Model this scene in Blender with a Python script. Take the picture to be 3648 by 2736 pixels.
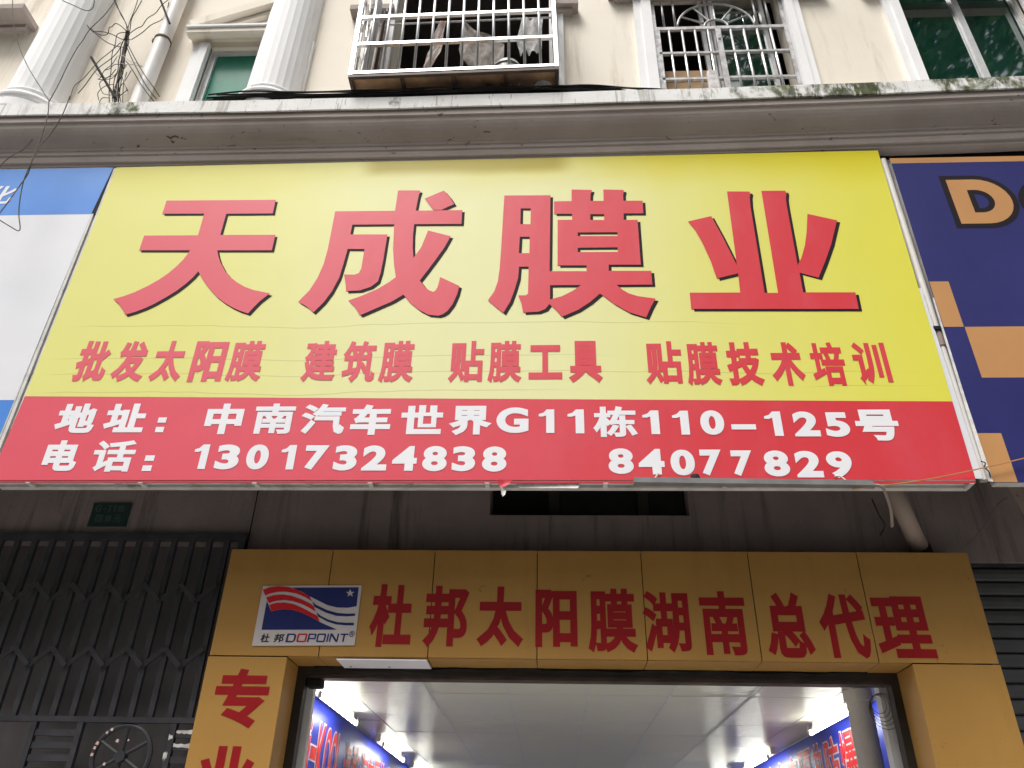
import bpy, bmesh, math, random
from mathutils import Vector, Matrix
from mathutils.geometry import tessellate_polygon
random.seed(7)
R = math.radians
for o in list(bpy.data.objects):
    bpy.data.objects.remove(o, do_unlink=True)
scene = bpy.context.scene
COL = scene.collection

# ------------------------------------------------------------------ camera
cam_d = bpy.data.cameras.new('camera')
cam = bpy.data.objects.new('camera', cam_d)
COL.objects.link(cam)
cam_d.sensor_width = 36.0
cam_d.lens = 28.08
cam_d.clip_end = 800
pitch, yaw, roll = R(31.6), R(-3.1), R(1.35)
fwd = Vector((math.sin(yaw) * math.cos(pitch), math.cos(yaw) * math.cos(pitch), math.sin(pitch)))
rgt = Vector((math.cos(yaw), -math.sin(yaw), 0))
upv = rgt.cross(fwd)
r2 = rgt * math.cos(roll) + upv * math.sin(roll)
u2 = upv * math.cos(roll) - rgt * math.sin(roll)
mw = Matrix((r2, u2, -fwd)).transposed().to_4x4()
mw.translation = Vector((0, -5.5, 1.6))
cam.matrix_world = mw
scene.camera = cam

# ------------------------------------------------------------------ sky, sun, exposure
world = bpy.data.worlds.new('World')
scene.world = world
world.use_nodes = True
wn = world.node_tree
wn.nodes.clear()
SUN_EL, SUN_AZ = R(62), R(212)          # azimuth clockwise from +Y: in front of the facade, a little to the left
sky = wn.nodes.new('ShaderNodeTexSky')
sky.sky_type = 'NISHITA'
sky.sun_disc = False
sky.sun_elevation = SUN_EL
sky.sun_rotation = SUN_AZ
sky.air_density = 1.5
sky.dust_density = 6.0
hsv = wn.nodes.new('ShaderNodeHueSaturation')   # overcast: the cloud layer takes the blue out
hsv.inputs['Saturation'].default_value = 0.34
bg = wn.nodes.new('ShaderNodeBackground')
bg.inputs['Strength'].default_value = 0.10
wo = wn.nodes.new('ShaderNodeOutputWorld')
wn.links.new(sky.outputs[0], hsv.inputs['Color'])
wn.links.new(hsv.outputs[0], bg.inputs[0])
wn.links.new(bg.outputs[0], wo.inputs[0])
sun_d = bpy.data.lights.new('sun', 'SUN')
sun_d.energy = 2.3
sun_d.angle = R(22)
sun_d.color = (1.0, 0.97, 0.93)
sun = bpy.data.objects.new('sun', sun_d)
COL.objects.link(sun)
sd = Vector((math.sin(SUN_AZ) * math.cos(SUN_EL), math.cos(SUN_AZ) * math.cos(SUN_EL), math.sin(SUN_EL)))
sun.rotation_euler = (-sd).to_track_quat('-Z', 'Y').to_euler()
sun.location = sd * 40
vs = scene.view_settings
vs.view_transform = 'Standard'
vs.look = 'None'
vs.exposure = 0.64
vs.gamma = 1.0
vs.use_curve_mapping = False
scene.cycles.use_denoising = True
scene.cycles.max_bounces = 8
scene.cycles.diffuse_bounces = 4
scene.cycles.sample_clamp_indirect = 6.0

# ------------------------------------------------------------------ survey of lettering and wires (metres, x along the facade, z up)
BIG = [[[(-3.1802, 6.3389), (-2.2532, 6.3282), (-2.2505, 6.1755), (-2.6386, 6.1797), (-2.6393, 5.9486), (-2.1871, 5.9422), (-2.1868, 5.7794), (-2.6283, 5.7866), (-2.6063, 5.7253), (-2.5763, 5.6613), (-2.5206, 5.5743), (-2.4645, 5.5116), (-2.4051, 5.4602), (-2.3353, 5.4153), (-2.2561, 5.3811), (-2.1235, 5.3479), (-2.1533, 5.314), (-2.1878, 5.2745), (-2.2198, 5.2235), (-2.257, 5.1585), (-2.3249, 5.1839), (-2.3915, 5.2182), (-2.4606, 5.263), (-2.533, 5.3202), (-2.6127, 5.4068), (-2.6806, 5.4916), (-2.7323, 5.5727), (-2.7598, 5.5158), (-2.8049, 5.4473), (-2.8618, 5.3798), (-2.931, 5.3162), (-3.0011, 5.2591), (-3.0628, 5.2185), (-3.1261, 5.1855), (-3.2, 5.1572), (-3.2342, 5.2058), (-3.2829, 5.2624), (-3.3384, 5.3077), (-3.2645, 5.3353), (-3.1892, 5.3719), (-3.0962, 5.436), (-3.0258, 5.4963), (-2.9676, 5.559), (-2.9217, 5.624), (-2.8827, 5.6946), (-2.8491, 5.7902), (-3.2676, 5.7971), (-3.2688, 5.9531), (-2.8226, 5.9485), (-2.8252, 6.1851), (-3.178, 6.1903)]], [[(-1.7357, 6.1885), (-1.2427, 6.1846), (-1.2394, 6.4132), (-1.0618, 6.4093), (-1.0519, 6.3988), (-1.0609, 6.3621), (-1.0641, 6.3276), (-1.0728, 6.1832), (-0.6934, 6.1815), (-0.6927, 6.0309), (-1.0736, 6.0361), (-1.0729, 5.9247), (-1.0644, 5.7928), (-1.0493, 5.6819), (-0.9973, 5.7917), (-0.9703, 5.9039), (-0.9563, 5.9665), (-0.7704, 5.9023), (-0.8119, 5.7886), (-0.874, 5.661), (-0.9293, 5.5537), (-0.9815, 5.4569), (-0.9379, 5.3952), (-0.9008, 5.36), (-0.8682, 5.3458), (-0.8527, 5.3594), (-0.8412, 5.3904), (-0.8334, 5.4374), (-0.8273, 5.49), (-0.6741, 5.4004), (-0.6862, 5.3229), (-0.7148, 5.2297), (-0.7513, 5.163), (-0.7831, 5.1351), (-0.8159, 5.1222), (-0.8905, 5.1313), (-0.9613, 5.1737), (-1.0349, 5.2419), (-1.0941, 5.3228), (-1.1731, 5.2605), (-1.2763, 5.2025), (-1.4042, 5.1319), (-1.4471, 5.2044), (-1.5093, 5.2731), (-1.4125, 5.3148), (-1.2959, 5.3825), (-1.219, 5.4426), (-1.1697, 5.4931), (-1.193, 5.6024), (-1.2187, 5.7768), (-1.2357, 6.0372), (-1.5756, 6.0397), (-1.5785, 5.9356), (-1.2788, 5.9303), (-1.2844, 5.6674), (-1.2907, 5.541), (-1.3035, 5.4525), (-1.3534, 5.4006), (-1.4326, 5.3669), (-1.5386, 5.3613), (-1.5529, 5.4383), (-1.5755, 5.5255), (-1.4936, 5.5225), (-1.463, 5.5364), (-1.4484, 5.5792), (-1.4454, 5.7805), (-1.5806, 5.7828), (-1.5929, 5.6356), (-1.609, 5.4921), (-1.6469, 5.3609), (-1.6945, 5.2582), (-1.7599, 5.1625), (-1.8191, 5.2172), (-1.8917, 5.2657), (-1.8225, 5.3719), (-1.7781, 5.4945), (-1.7496, 5.638), (-1.7393, 5.7854), (-1.7373, 5.9557)]], [[(-1.0095, 6.3163), (-0.8575, 6.4028), (-0.8017, 6.322), (-0.7633, 6.2487), (-0.8641, 6.1869), (-0.9289, 6.1882)]], [[(-0.3565, 6.3368), (0.0207, 6.3307), (0.0097, 5.5347), (0.2909, 5.5306), (0.2925, 5.5873), (0.0707, 5.5907), (0.0768, 6.0608), (0.1915, 6.0586), (0.1927, 6.1226), (0.0485, 6.1254), (0.0496, 6.2618), (0.1911, 6.2628), (0.1935, 6.3919), (0.3551, 6.3842), (0.3591, 6.3719), (0.3478, 6.3378), (0.3425, 6.2616), (0.4499, 6.2594), (0.452, 6.3861), (0.6128, 6.3785), (0.6192, 6.3622), (0.6098, 6.322), (0.6093, 6.258), (0.7624, 6.2548), (0.7592, 6.1173), (0.6034, 6.1184), (0.5998, 6.0507), (0.7092, 6.0486), (0.7053, 5.5883), (0.4617, 5.5919), (0.4591, 5.5317), (0.7803, 5.527), (0.779, 5.3948), (0.5139, 5.3949), (0.5456, 5.355), (0.597, 5.3152), (0.6621, 5.2873), (0.7934, 5.2621), (0.7549, 5.1875), (0.7127, 5.0893), (0.5872, 5.1398), (0.4853, 5.2156), (0.3854, 5.3145), (0.3132, 5.2394), (0.218, 5.1638), (0.0977, 5.1024), (0.0586, 5.1622), (0.0056, 5.2212), (-0.0212, 5.1764), (-0.0745, 5.1505), (-0.1877, 5.1451), (-0.2023, 5.2321), (-0.2263, 5.3051), (-0.1695, 5.3044), (-0.1534, 5.3196), (-0.1504, 5.5815), (-0.2238, 5.5826), (-0.229, 5.4729), (-0.2518, 5.3689), (-0.2833, 5.2499), (-0.3345, 5.1418), (-0.3965, 5.2008), (-0.4524, 5.2604), (-0.4078, 5.3451), (-0.3833, 5.44), (-0.3731, 5.5634), (-0.3661, 5.8183)], [(-0.2201, 6.1898), (-0.1385, 6.1881), (-0.1401, 6.0186), (-0.2205, 6.0201)], [(-0.2228, 5.887), (-0.1447, 5.8856), (-0.1461, 5.7169), (-0.2273, 5.7182)], [(0.3379, 6.1158), (0.4484, 6.1137), (0.4459, 6.0518), (0.336, 6.0539)], [(0.2328, 5.9241), (0.5436, 5.9204), (0.5431, 5.881), (0.232, 5.8865)], [(0.2292, 5.7658), (0.5388, 5.7643), (0.5379, 5.7187), (0.2282, 5.7219)], [(0.0132, 5.3982), (0.2465, 5.3968), (0.1817, 5.3426), (0.1001, 5.2926), (0.0125, 5.2632)]], [[(1.4459, 6.3434), (1.6227, 6.3376), (1.6294, 6.3165), (1.6189, 6.2789), (1.6105, 6.1763), (1.597, 5.3054), (1.6942, 5.3042), (1.7202, 6.3431), (1.909, 6.3408), (1.9146, 6.316), (1.9008, 6.2541), (1.8957, 6.1704), (1.8803, 5.5645), (1.9208, 5.6395), (1.9665, 5.7583), (2.0031, 5.8973), (2.042, 6.0867), (2.2574, 6.0137), (2.169, 5.7721), (2.0931, 5.6031), (2.0135, 5.442), (1.8824, 5.4931), (1.8776, 5.3067), (2.2547, 5.3019), (2.2485, 5.1498), (1.0454, 5.1635), (1.0486, 5.314), (1.4189, 5.3109), (1.427, 5.4931), (1.2624, 5.4459), (1.2364, 5.6163), (1.1916, 5.8061), (1.1514, 5.9304), (1.103, 6.0231), (1.2908, 6.0777), (1.3547, 5.8559), (1.4279, 5.5713)]]]
LINE2 = [('批', -3.447, -3.209, 4.561, 4.919), ('发', -3.165, -2.922, 4.559, 4.916), ('太', -2.878, -2.645, 4.558, 4.914), ('阳', -2.587, -2.342, 4.556, 4.911), ('膜', -2.315, -2.058, 4.554, 4.908), ('建', -1.768, -1.523, 4.55, 4.904), ('筑', -1.481, -1.238, 4.542, 4.901), ('膜', -1.208, -0.961, 4.54, 4.899), ('贴', -0.712, -0.462, 4.538, 4.894), ('膜', -0.432, -0.191, 4.536, 4.892), ('工', -0.143, 0.094, 4.564, 4.853), ('具', 0.14, 0.377, 4.533, 4.887), ('贴', 0.679, 0.936, 4.517, 4.879), ('膜', 0.964, 1.202, 4.505, 4.869), ('技', 1.246, 1.491, 4.503, 4.866), ('术', 1.547, 1.774, 4.502, 4.863), ('培', 1.826, 2.058, 4.5, 4.861), ('训', 2.119, 2.357, 4.498, 4.858)]
LINE34 = [('地', -3.443, -3.159, 4.145, 4.38), ('址', -3.096, -2.805, 4.149, 4.378), ('：', -2.713, -2.654, 4.149, 4.266), ('中', -2.378, -2.117, 4.133, 4.375), ('南', -2.037, -1.756, 4.135, 4.374), ('汽', -1.708, -1.4, 4.132, 4.37), ('车', -1.358, -1.083, 4.125, 4.364), ('世', -1.012, -0.725, 4.13, 4.357), ('界', -0.681, -0.389, 4.121, 4.35), ('G', -0.357, -0.139, 4.138, 4.336), ('1', -0.07, 0.036, 4.137, 4.32), ('1', 0.126, 0.237, 4.134, 4.319), ('栋', 0.297, 0.594, 4.106, 4.343), ('1', 0.631, 0.741, 4.127, 4.309), ('1', 0.83, 0.939, 4.123, 4.306), ('0', 1.015, 1.172, 4.121, 4.308), ('-', 1.217, 1.379, 4.161, 4.2), ('1', 1.442, 1.553, 4.112, 4.298), ('2', 1.627, 1.795, 4.108, 4.297), ('5', 1.834, 1.992, 4.104, 4.29), ('号', 2.034, 2.313, 4.076, 4.31), ('电', -3.433, -3.195, 3.856, 4.087), ('话', -3.093, -2.805, 3.85, 4.087), ('：', -2.727, -2.663, 3.855, 3.972), ('1', -2.397, -2.299, 3.87, 4.054), ('3', -2.241, -2.081, 3.867, 4.053), ('0', -2.032, -1.882, 3.867, 4.053), ('1', -1.799, -1.701, 3.867, 4.049), ('7', -1.636, -1.477, 3.865, 4.047), ('3', -1.436, -1.281, 3.859, 4.046), ('2', -1.244, -1.078, 3.859, 4.045), ('4', -1.042, -0.878, 3.857, 4.04), ('8', -0.84, -0.678, 3.854, 4.04), ('3', -0.643, -0.489, 3.854, 4.038), ('8', -0.443, -0.282, 3.851, 4.036), ('8', 0.388, 0.551, 3.835, 4.021), ('4', 0.584, 0.752, 3.832, 4.017), ('0', 0.792, 0.948, 3.825, 4.011), ('7', 0.985, 1.125, 3.825, 4.011), ('7', 1.186, 1.322, 3.822, 4.005), ('8', 1.392, 1.554, 3.818, 4.004), ('2', 1.592, 1.761, 3.811, 4.001), ('9', 1.794, 1.953, 3.807, 3.998)]
FASC = [('杜', -1.195, -0.915, 2.853, 3.27), ('邦', -0.836, -0.54, 2.854, 3.261), ('太', -0.481, -0.175, 2.861, 3.259), ('阳', -0.096, 0.179, 2.863, 3.242), ('膜', 0.248, 0.569, 2.831, 3.25), ('湖', 0.607, 0.912, 2.835, 3.237), ('南', 0.985, 1.279, 2.824, 3.238), ('总', 1.394, 1.692, 2.813, 3.233), ('代', 1.744, 2.047, 2.813, 3.227), ('理', 2.092, 2.445, 2.819, 3.212), ('专', -2.142, -1.793, 2.349, 2.707), ('业', -2.148, -1.805, 1.936, 2.246)]
LOGO = {'board': [(-1.9574, 3.2512), (-1.277, 3.2603), (-1.2774, 2.8613), (-1.9579, 2.8508)], 'blue': [[(-1.7531, 3.2399), (-1.2956, 3.2453), (-1.2955, 3.1173), (-1.3467, 3.1066), (-1.4242, 3.1068), (-1.4956, 3.1234), (-1.5559, 3.1508), (-1.6221, 3.1806), (-1.683, 3.2128)], [(-1.9124, 3.1502), (-1.8683, 3.0746), (-1.8356, 3.0855), (-1.7848, 3.0924), (-1.7279, 3.0881), (-1.6601, 3.0695), (-1.591, 3.0405), (-1.5285, 3.0095), (-1.4763, 2.9882), (-1.4065, 2.961), (-1.9126, 2.9551)], [(-1.6007, 3.1462), (-1.569, 3.1228), (-1.4907, 3.0892), (-1.4193, 3.0707), (-1.3587, 3.0661), (-1.2981, 3.0683), (-1.2979, 3.0527), (-1.3563, 3.048), (-1.4253, 3.0516), (-1.4969, 3.0722), (-1.58, 3.1098)], [(-1.5616, 3.0738), (-1.5281, 3.0508), (-1.4731, 3.0259), (-1.411, 3.0097), (-1.3508, 3.0061), (-1.2989, 3.0065), (-1.2986, 2.9898), (-1.3529, 2.9893), (-1.4176, 2.995), (-1.4799, 3.0133), (-1.5468, 3.0464)]], 'red': [[(-1.9531, 3.2231), (-1.9073, 3.2418), (-1.8471, 3.2502), (-1.7755, 3.2428), (-1.711, 3.2235), (-1.654, 3.1955), (-1.6228, 3.1797), (-1.6022, 3.1474), (-1.6506, 3.1739), (-1.7158, 3.1994), (-1.7877, 3.2111), (-1.8487, 3.2094), (-1.8993, 3.1981), (-1.9297, 3.1848)], [(-1.9206, 3.1709), (-1.8711, 3.1874), (-1.8107, 3.1922), (-1.7434, 3.1818), (-1.6743, 3.1585), (-1.6185, 3.1353), (-1.585, 3.1141), (-1.5666, 3.078), (-1.6136, 3.1032), (-1.6695, 3.1284), (-1.7333, 3.1473), (-1.7911, 3.1542), (-1.8467, 3.1486), (-1.8949, 3.1331)], [(-1.8895, 3.1202), (-1.8443, 3.1348), (-1.7882, 3.1374), (-1.7211, 3.1258), (-1.6564, 3.1007), (-1.5957, 3.0714), (-1.5517, 3.0506), (-1.5288, 3.0116), (-1.5912, 3.0418), (-1.6603, 3.0708), (-1.7281, 3.0894), (-1.785, 3.0936), (-1.8358, 3.0868), (-1.8685, 3.0759)]], 'star': [(-1.3529, 3.2325), (-1.3432, 3.2132), (-1.3206, 3.2132), (-1.3373, 3.201), (-1.328, 3.1817), (-1.3479, 3.1934), (-1.3647, 3.1815), (-1.3604, 3.2008), (-1.3801, 3.2128), (-1.3575, 3.2131)], 'text': [('杜', -1.91, -1.851, 2.873, 2.93), ('邦', -1.82, -1.755, 2.874, 2.931), ('D', -1.739, -1.677, 2.876, 2.932), ('O', -1.668, -1.603, 2.877, 2.933), ('P', -1.596, -1.543, 2.878, 2.933), ('O', -1.536, -1.478, 2.879, 2.934), ('I', -1.469, -1.459, 2.88, 2.934), ('N', -1.451, -1.393, 2.881, 2.935), ('T', -1.383, -1.331, 2.882, 2.935), ('®', -1.323, -1.288, 2.915, 2.953)]}
DBOX = ('D', 3.194, 3.646, 5.961, 6.433)
HUA = ('化', -4.787, -4.539, 6.33, 6.545)
TANGLE = [[(-4.4262, 9.1466), (-4.3129, 8.9477), (-4.2253, 8.8101), (-4.1562, 8.6867), (-4.1214, 8.5988)], [(-4.4154, 9.1461), (-4.2994, 8.9247), (-4.212, 8.7875), (-4.137, 8.6425), (-4.1184, 8.588)], [(-4.1322, 9.1334), (-4.1228, 8.9171), (-4.1219, 8.7617), (-4.1141, 8.6093), (-4.1077, 8.5128)], [(-4.1465, 9.134), (-4.1206, 8.8834), (-4.1236, 8.718), (-4.1184, 8.588)], [(-3.8403, 9.1088), (-3.8657, 8.9734), (-3.9198, 8.886), (-3.9575, 8.7659), (-3.9936, 8.6692), (-4.0287, 8.622), (-4.094, 8.5123)], [(-3.838, 9.0857), (-3.8487, 8.9613), (-3.8661, 8.8392), (-3.925, 8.7207), (-4.0124, 8.6375), (-4.0847, 8.5278)], [(-4.1214, 8.5988), (-4.1778, 8.6659), (-4.2452, 8.734), (-4.3005, 8.7582), (-4.3345, 8.7322), (-4.3409, 8.6834), (-4.3527, 8.6297), (-4.3986, 8.5992), (-4.4623, 8.6288), (-4.5467, 8.7028)], [(-4.8849, 9.2021), (-4.8113, 9.0147), (-4.7005, 8.8859), (-4.6354, 8.8108), (-4.5467, 8.7028), (-4.4439, 8.5903), (-4.3115, 8.489), (-4.1472, 8.4246), (-4.1214, 8.5133)], [(-4.5448, 8.7191), (-4.4213, 8.6758), (-4.3026, 8.6223), (-4.2086, 8.5809), (-4.1288, 8.5884)], [(-4.1472, 8.4246), (-4.1886, 8.2755), (-4.2682, 8.1155), (-4.3558, 7.9052), (-4.4002, 7.7758), (-4.3851, 7.5857)], [(-4.1214, 8.5133), (-4.1554, 8.3466), (-4.1976, 8.2143), (-4.258, 8.0152), (-4.3225, 7.7973), (-4.3593, 7.7075)], [(-4.1348, 8.6101), (-4.1932, 8.6232), (-4.22, 8.5492), (-4.2137, 8.4324), (-4.1856, 8.2651), (-4.1347, 8.0207), (-4.0874, 7.8135), (-4.0268, 7.579)], [(-4.0843, 8.4169), (-4.0052, 8.2892), (-3.8848, 8.0916), (-3.7521, 7.8893), (-3.6307, 7.7216), (-3.5298, 7.5772)], [(-4.0603, 8.343), (-3.9549, 8.1546), (-3.8006, 7.9008), (-3.6798, 7.7138), (-3.5713, 7.5786)], [(-4.0438, 8.1883), (-3.9469, 8.0539), (-3.7925, 7.8228), (-3.6916, 7.6857), (-3.6064, 7.5797)], [(-4.0495, 8.2088), (-4.1197, 8.2216), (-4.1281, 8.1812), (-4.0771, 8.1187), (-3.9976, 8.0707), (-3.899, 8.0472), (-3.8176, 8.0373), (-3.8887, 8.0818), (-3.9622, 8.1095), (-4.0467, 8.1985)], [(-4.0735, 8.1995), (-4.1617, 8.1825), (-4.2132, 8.1539), (-4.2645, 8.1255)], [(-4.08, 8.1289), (-4.1197, 8.0601), (-4.1474, 7.952), (-4.1616, 7.845), (-4.1846, 7.8458), (-4.1339, 7.8392), (-4.068, 7.8807), (-4.038, 7.958)], [(-4.0503, 7.9782), (-4.0897, 7.9107), (-4.1477, 7.864), (-4.1635, 7.7968), (-4.1307, 7.7191), (-4.0777, 7.6699), (-3.9996, 7.6438), (-3.9585, 7.6566)], [(-4.0323, 7.802), (-4.0892, 7.7751), (-4.1365, 7.7383), (-4.1489, 7.6722), (-4.1123, 7.5817)], [(-3.9483, 7.6657), (-3.898, 7.6688), (-3.8723, 7.6916), (-3.8895, 7.7302), (-3.9372, 7.8084), (-3.9928, 7.9368)], [(-3.9814, 7.9659), (-3.9306, 7.8082), (-3.896, 7.7304), (-3.8697, 7.6821), (-3.9252, 7.6744), (-3.9878, 7.7144), (-4.0212, 7.7632)], [(-4.2956, 8.0964), (-4.3137, 8.047), (-4.2424, 7.9849), (-4.1526, 7.9472), (-4.0937, 7.9698), (-4.0674, 8.0382)], [(-4.0568, 7.6645), (-4.1145, 7.6428), (-4.1445, 7.5828)], [(-3.9933, 7.578), (-4.0147, 7.763), (-4.0107, 7.908), (-3.9801, 8.0551)], [(-3.924, 7.5804), (-3.9731, 7.6854), (-4.0025, 7.8106), (-4.005, 7.9569), (-3.9752, 8.0849)], [(-3.9176, 7.5802), (-3.9457, 7.713), (-3.9892, 7.878), (-4.0038, 8.0459)]]
BUNDLE = [(-4.1283, 8.5991), (-4.1094, 8.4705), (-4.1002, 8.3653), (-4.0751, 8.2098), (-4.0575, 8.1079), (-4.0357, 7.9776), (-4.023, 7.8597), (-4.0059, 7.7436), (-3.9631, 7.5724)]
ROD = [(-4.3662, 8.1983), (-3.9448, 7.5749)]
ROD2 = [(-3.9513, 9.1632), (-3.7213, 8.6936)]
HANG = [([(-5.31, 8.952), (-5.1469, 8.5188), (-4.9643, 8.1554), (-4.7616, 7.8313), (-4.5978, 7.6083), (-4.3935, 7.3398)], -0.98), ([(-4.2234, 8.9024), (-4.245, 8.6028), (-4.3412, 8.3652), (-4.366, 8.2016), (-4.3676, 8.0636), (-4.3777, 7.8176), (-4.3875, 7.5799), (-4.3935, 7.3398)], -0.98), ([(-4.7708, 8.8507), (-4.6115, 8.7427), (-4.4624, 8.6615), (-4.419, 8.7217), (-4.4503, 8.8872)], -0.98), ([(-4.374, 7.3144), (-4.317, 7.1014), (-4.2807, 6.7912), (-4.2772, 6.6052), (-4.2607, 6.4241), (-4.2834, 6.2664), (-4.3122, 6.0958), (-4.3467, 5.9135)], -1.0), ([(-4.2135, 7.3811), (-4.2049, 7.1377), (-4.2303, 6.9232), (-4.2607, 6.7718), (-4.2628, 6.66), (-4.2663, 6.4779), (-4.2563, 6.3181), (-4.2215, 6.1278), (-4.1831, 5.9762), (-4.1096, 5.8004), (-4.211, 5.8507), (-4.3402, 5.9298)], -1.0), ([(-4.5452, 6.4847), (-4.4851, 6.6104), (-4.4036, 6.7194), (-4.3517, 6.8215)], -1.0)]

# ------------------------------------------------------------------ helpers
def link(o):
    COL.objects.link(o)
    return o

def root_loc(p):
    v = Vector((0, 0, 0))
    while p is not None:
        v += p.location
        p = p.parent
    return v

class MB:
    def __init__(s):
        s.v = []; s.f = []
    def box(s, x0, x1, y0, y1, z0, z1):
        b = len(s.v)
        s.v += [(x0, y0, z0), (x1, y0, z0), (x1, y1, z0), (x0, y1, z0), (x0, y0, z1), (x1, y0, z1), (x1, y1, z1), (x0, y1, z1)]
        s.f += [tuple(b + i for i in q) for q in ((0, 3, 2, 1), (4, 5, 6, 7), (0, 1, 5, 4), (1, 2, 6, 5), (2, 3, 7, 6), (3, 0, 4, 7))]
        return s
    def quad(s, *p):
        b = len(s.v); s.v += [tuple(q) for q in p]; s.f.append(tuple(range(b, b + len(p)))); return s
    def tube(s, pts, r, n=8, cap=True):
        pts = [Vector(p) for p in pts]
        rs = r if isinstance(r, (list, tuple)) else [r] * len(pts)
        b = len(s.v); prev = None
        for i, p in enumerate(pts):
            t = (pts[min(i + 1, len(pts) - 1)] - pts[max(i - 1, 0)])
            t = t.normalized() if t.length > 1e-9 else Vector((0, 0, 1))
            a = prev if prev is not None else (Vector((0, 1, 0)) if abs(t.y) < .9 else Vector((1, 0, 0)))
            u = (a - t * a.dot(t)).normalized(); w = t.cross(u); prev = u
            for k in range(n):
                an = 2 * math.pi * k / n
                s.v.append(tuple(p + (u * math.cos(an) + w * math.sin(an)) * rs[i]))
        for i in range(len(pts) - 1):
            for k in range(n):
                k2 = (k + 1) % n
                s.f.append((b + i * n + k, b + i * n + k2, b + (i + 1) * n + k2, b + (i + 1) * n + k))
        if cap:
            s.f.append(tuple(b + k for k in reversed(range(n))))
            e = b + (len(pts) - 1) * n
            s.f.append(tuple(e + k for k in range(n)))
        return s
    def lathe(s, cx, cy, prof, n=20, a0=0.0, a1=2 * math.pi, mod=None):
        full = abs(a1 - a0 - 2 * math.pi) < 1e-6
        m = n if full else n + 1
        b = len(s.v)
        for r, z in prof:
            for k in range(m):
                an = a0 + (a1 - a0) * k / n
                rr = r * (mod(an) if mod else 1)
                s.v.append((cx + rr * math.cos(an), cy + rr * math.sin(an), z))
        for i in range(len(prof) - 1):
            for k in range(n):
                k2 = (k + 1) % m
                s.f.append((b + i * m + k, b + i * m + k2, b + (i + 1) * m + k2, b + (i + 1) * m + k))
        return s
    def extrude_profile(s, prof, xs, dz=None):
        b = len(s.v); n = len(prof)
        for x in xs:
            d = dz(x) if dz else 0
            s.v += [(x, y, z + d) for y, z in prof]
        for i in range(len(xs) - 1):
            for k in range(n - 1):
                s.f.append((b + i * n + k, b + (i + 1) * n + k, b + (i + 1) * n + k + 1, b + i * n + k + 1))
        return s
    def poly(s, loops, y, thick=0.0):
        """filled polygon (first loop outer, others holes) facing -Y, with side walls"""
        loops = [[Vector((x, 0, z)) for x, z in l] for l in loops]
        tri = tessellate_polygon(loops)
        flat = [p for l in loops for p in l]
        b = len(s.v)
        s.v += [(p.x, y, p.z) for p in flat]
        for t in tri:
            a, c, d = (flat[i] for i in t)
            nrm = (c - a).cross(d - a).y
            s.f.append(tuple(b + i for i in (t if nrm < 0 else t[::-1])))
        if thick:
            c = len(s.v)
            s.v += [(p.x, y + thick, p.z) for p in flat]
            o = 0
            for l in loops:
                for i in range(len(l)):
                    j = (i + 1) % len(l)
                    s.f.append((b + o + i, b + o + j, c + o + j, c + o + i))
                o += len(l)
        return s
    def build(s, name, material, parent=None, smooth=False, bevel=0):
        off = root_loc(parent)
        me = bpy.data.meshes.new(name)
        me.from_pydata([tuple(Vector(p) - off) for p in s.v], [], s.f)
        if bevel:
            bm = bmesh.new(); bm.from_mesh(me)
            bmesh.ops.recalc_face_normals(bm, faces=bm.faces)
            bmesh.ops.bevel(bm, geom=[e for e in bm.edges], offset=bevel, segments=1, affect='EDGES')
            bm.to_mesh(me); bm.free()
        else:
            bm = bmesh.new(); bm.from_mesh(me)
            bmesh.ops.recalc_face_normals(bm, faces=bm.faces)
            bm.to_mesh(me); bm.free()
        if smooth:
            for p in me.polygons: p.use_smooth = True
        me.materials.append(material)
        o = link(bpy.data.objects.new(name, me))
        o.parent = parent
        return o

def tag(o, label=None, cat=None, group=None, kind=None):
    if label: o['label'] = label
    if cat: o['category'] = cat
    if group: o['group'] = group
    if kind: o['kind'] = kind
    return o

def thing(name, label, cat, loc=(0, 0, 0), group=None):
    o = link(bpy.data.objects.new(name, None))
    o.location = loc
    o.empty_display_size = .2
    return tag(o, label, cat, group)

def copy_at(o, dx=0, dy=0, dz=0):
    c = o.copy(); link(c)
    c.location = o.location + Vector((dx, dy, dz))
    return c

def smooth_path(pts, k=5):
    P = [Vector(p) for p in pts]
    P = [P[0] * 2 - P[1]] + P + [P[-1] * 2 - P[-2]]
    out = []
    for i in range(1, len(P) - 2):
        for j in range(k):
            t = j / k
            a, b, c, d = P[i - 1], P[i], P[i + 1], P[i + 2]
            out.append(.5 * ((2 * b) + (c - a) * t + (2 * a - 5 * b + 4 * c - d) * t * t + (3 * b - a - 3 * c + d) * t ** 3))
    out.append(P[-2])
    return out

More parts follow.
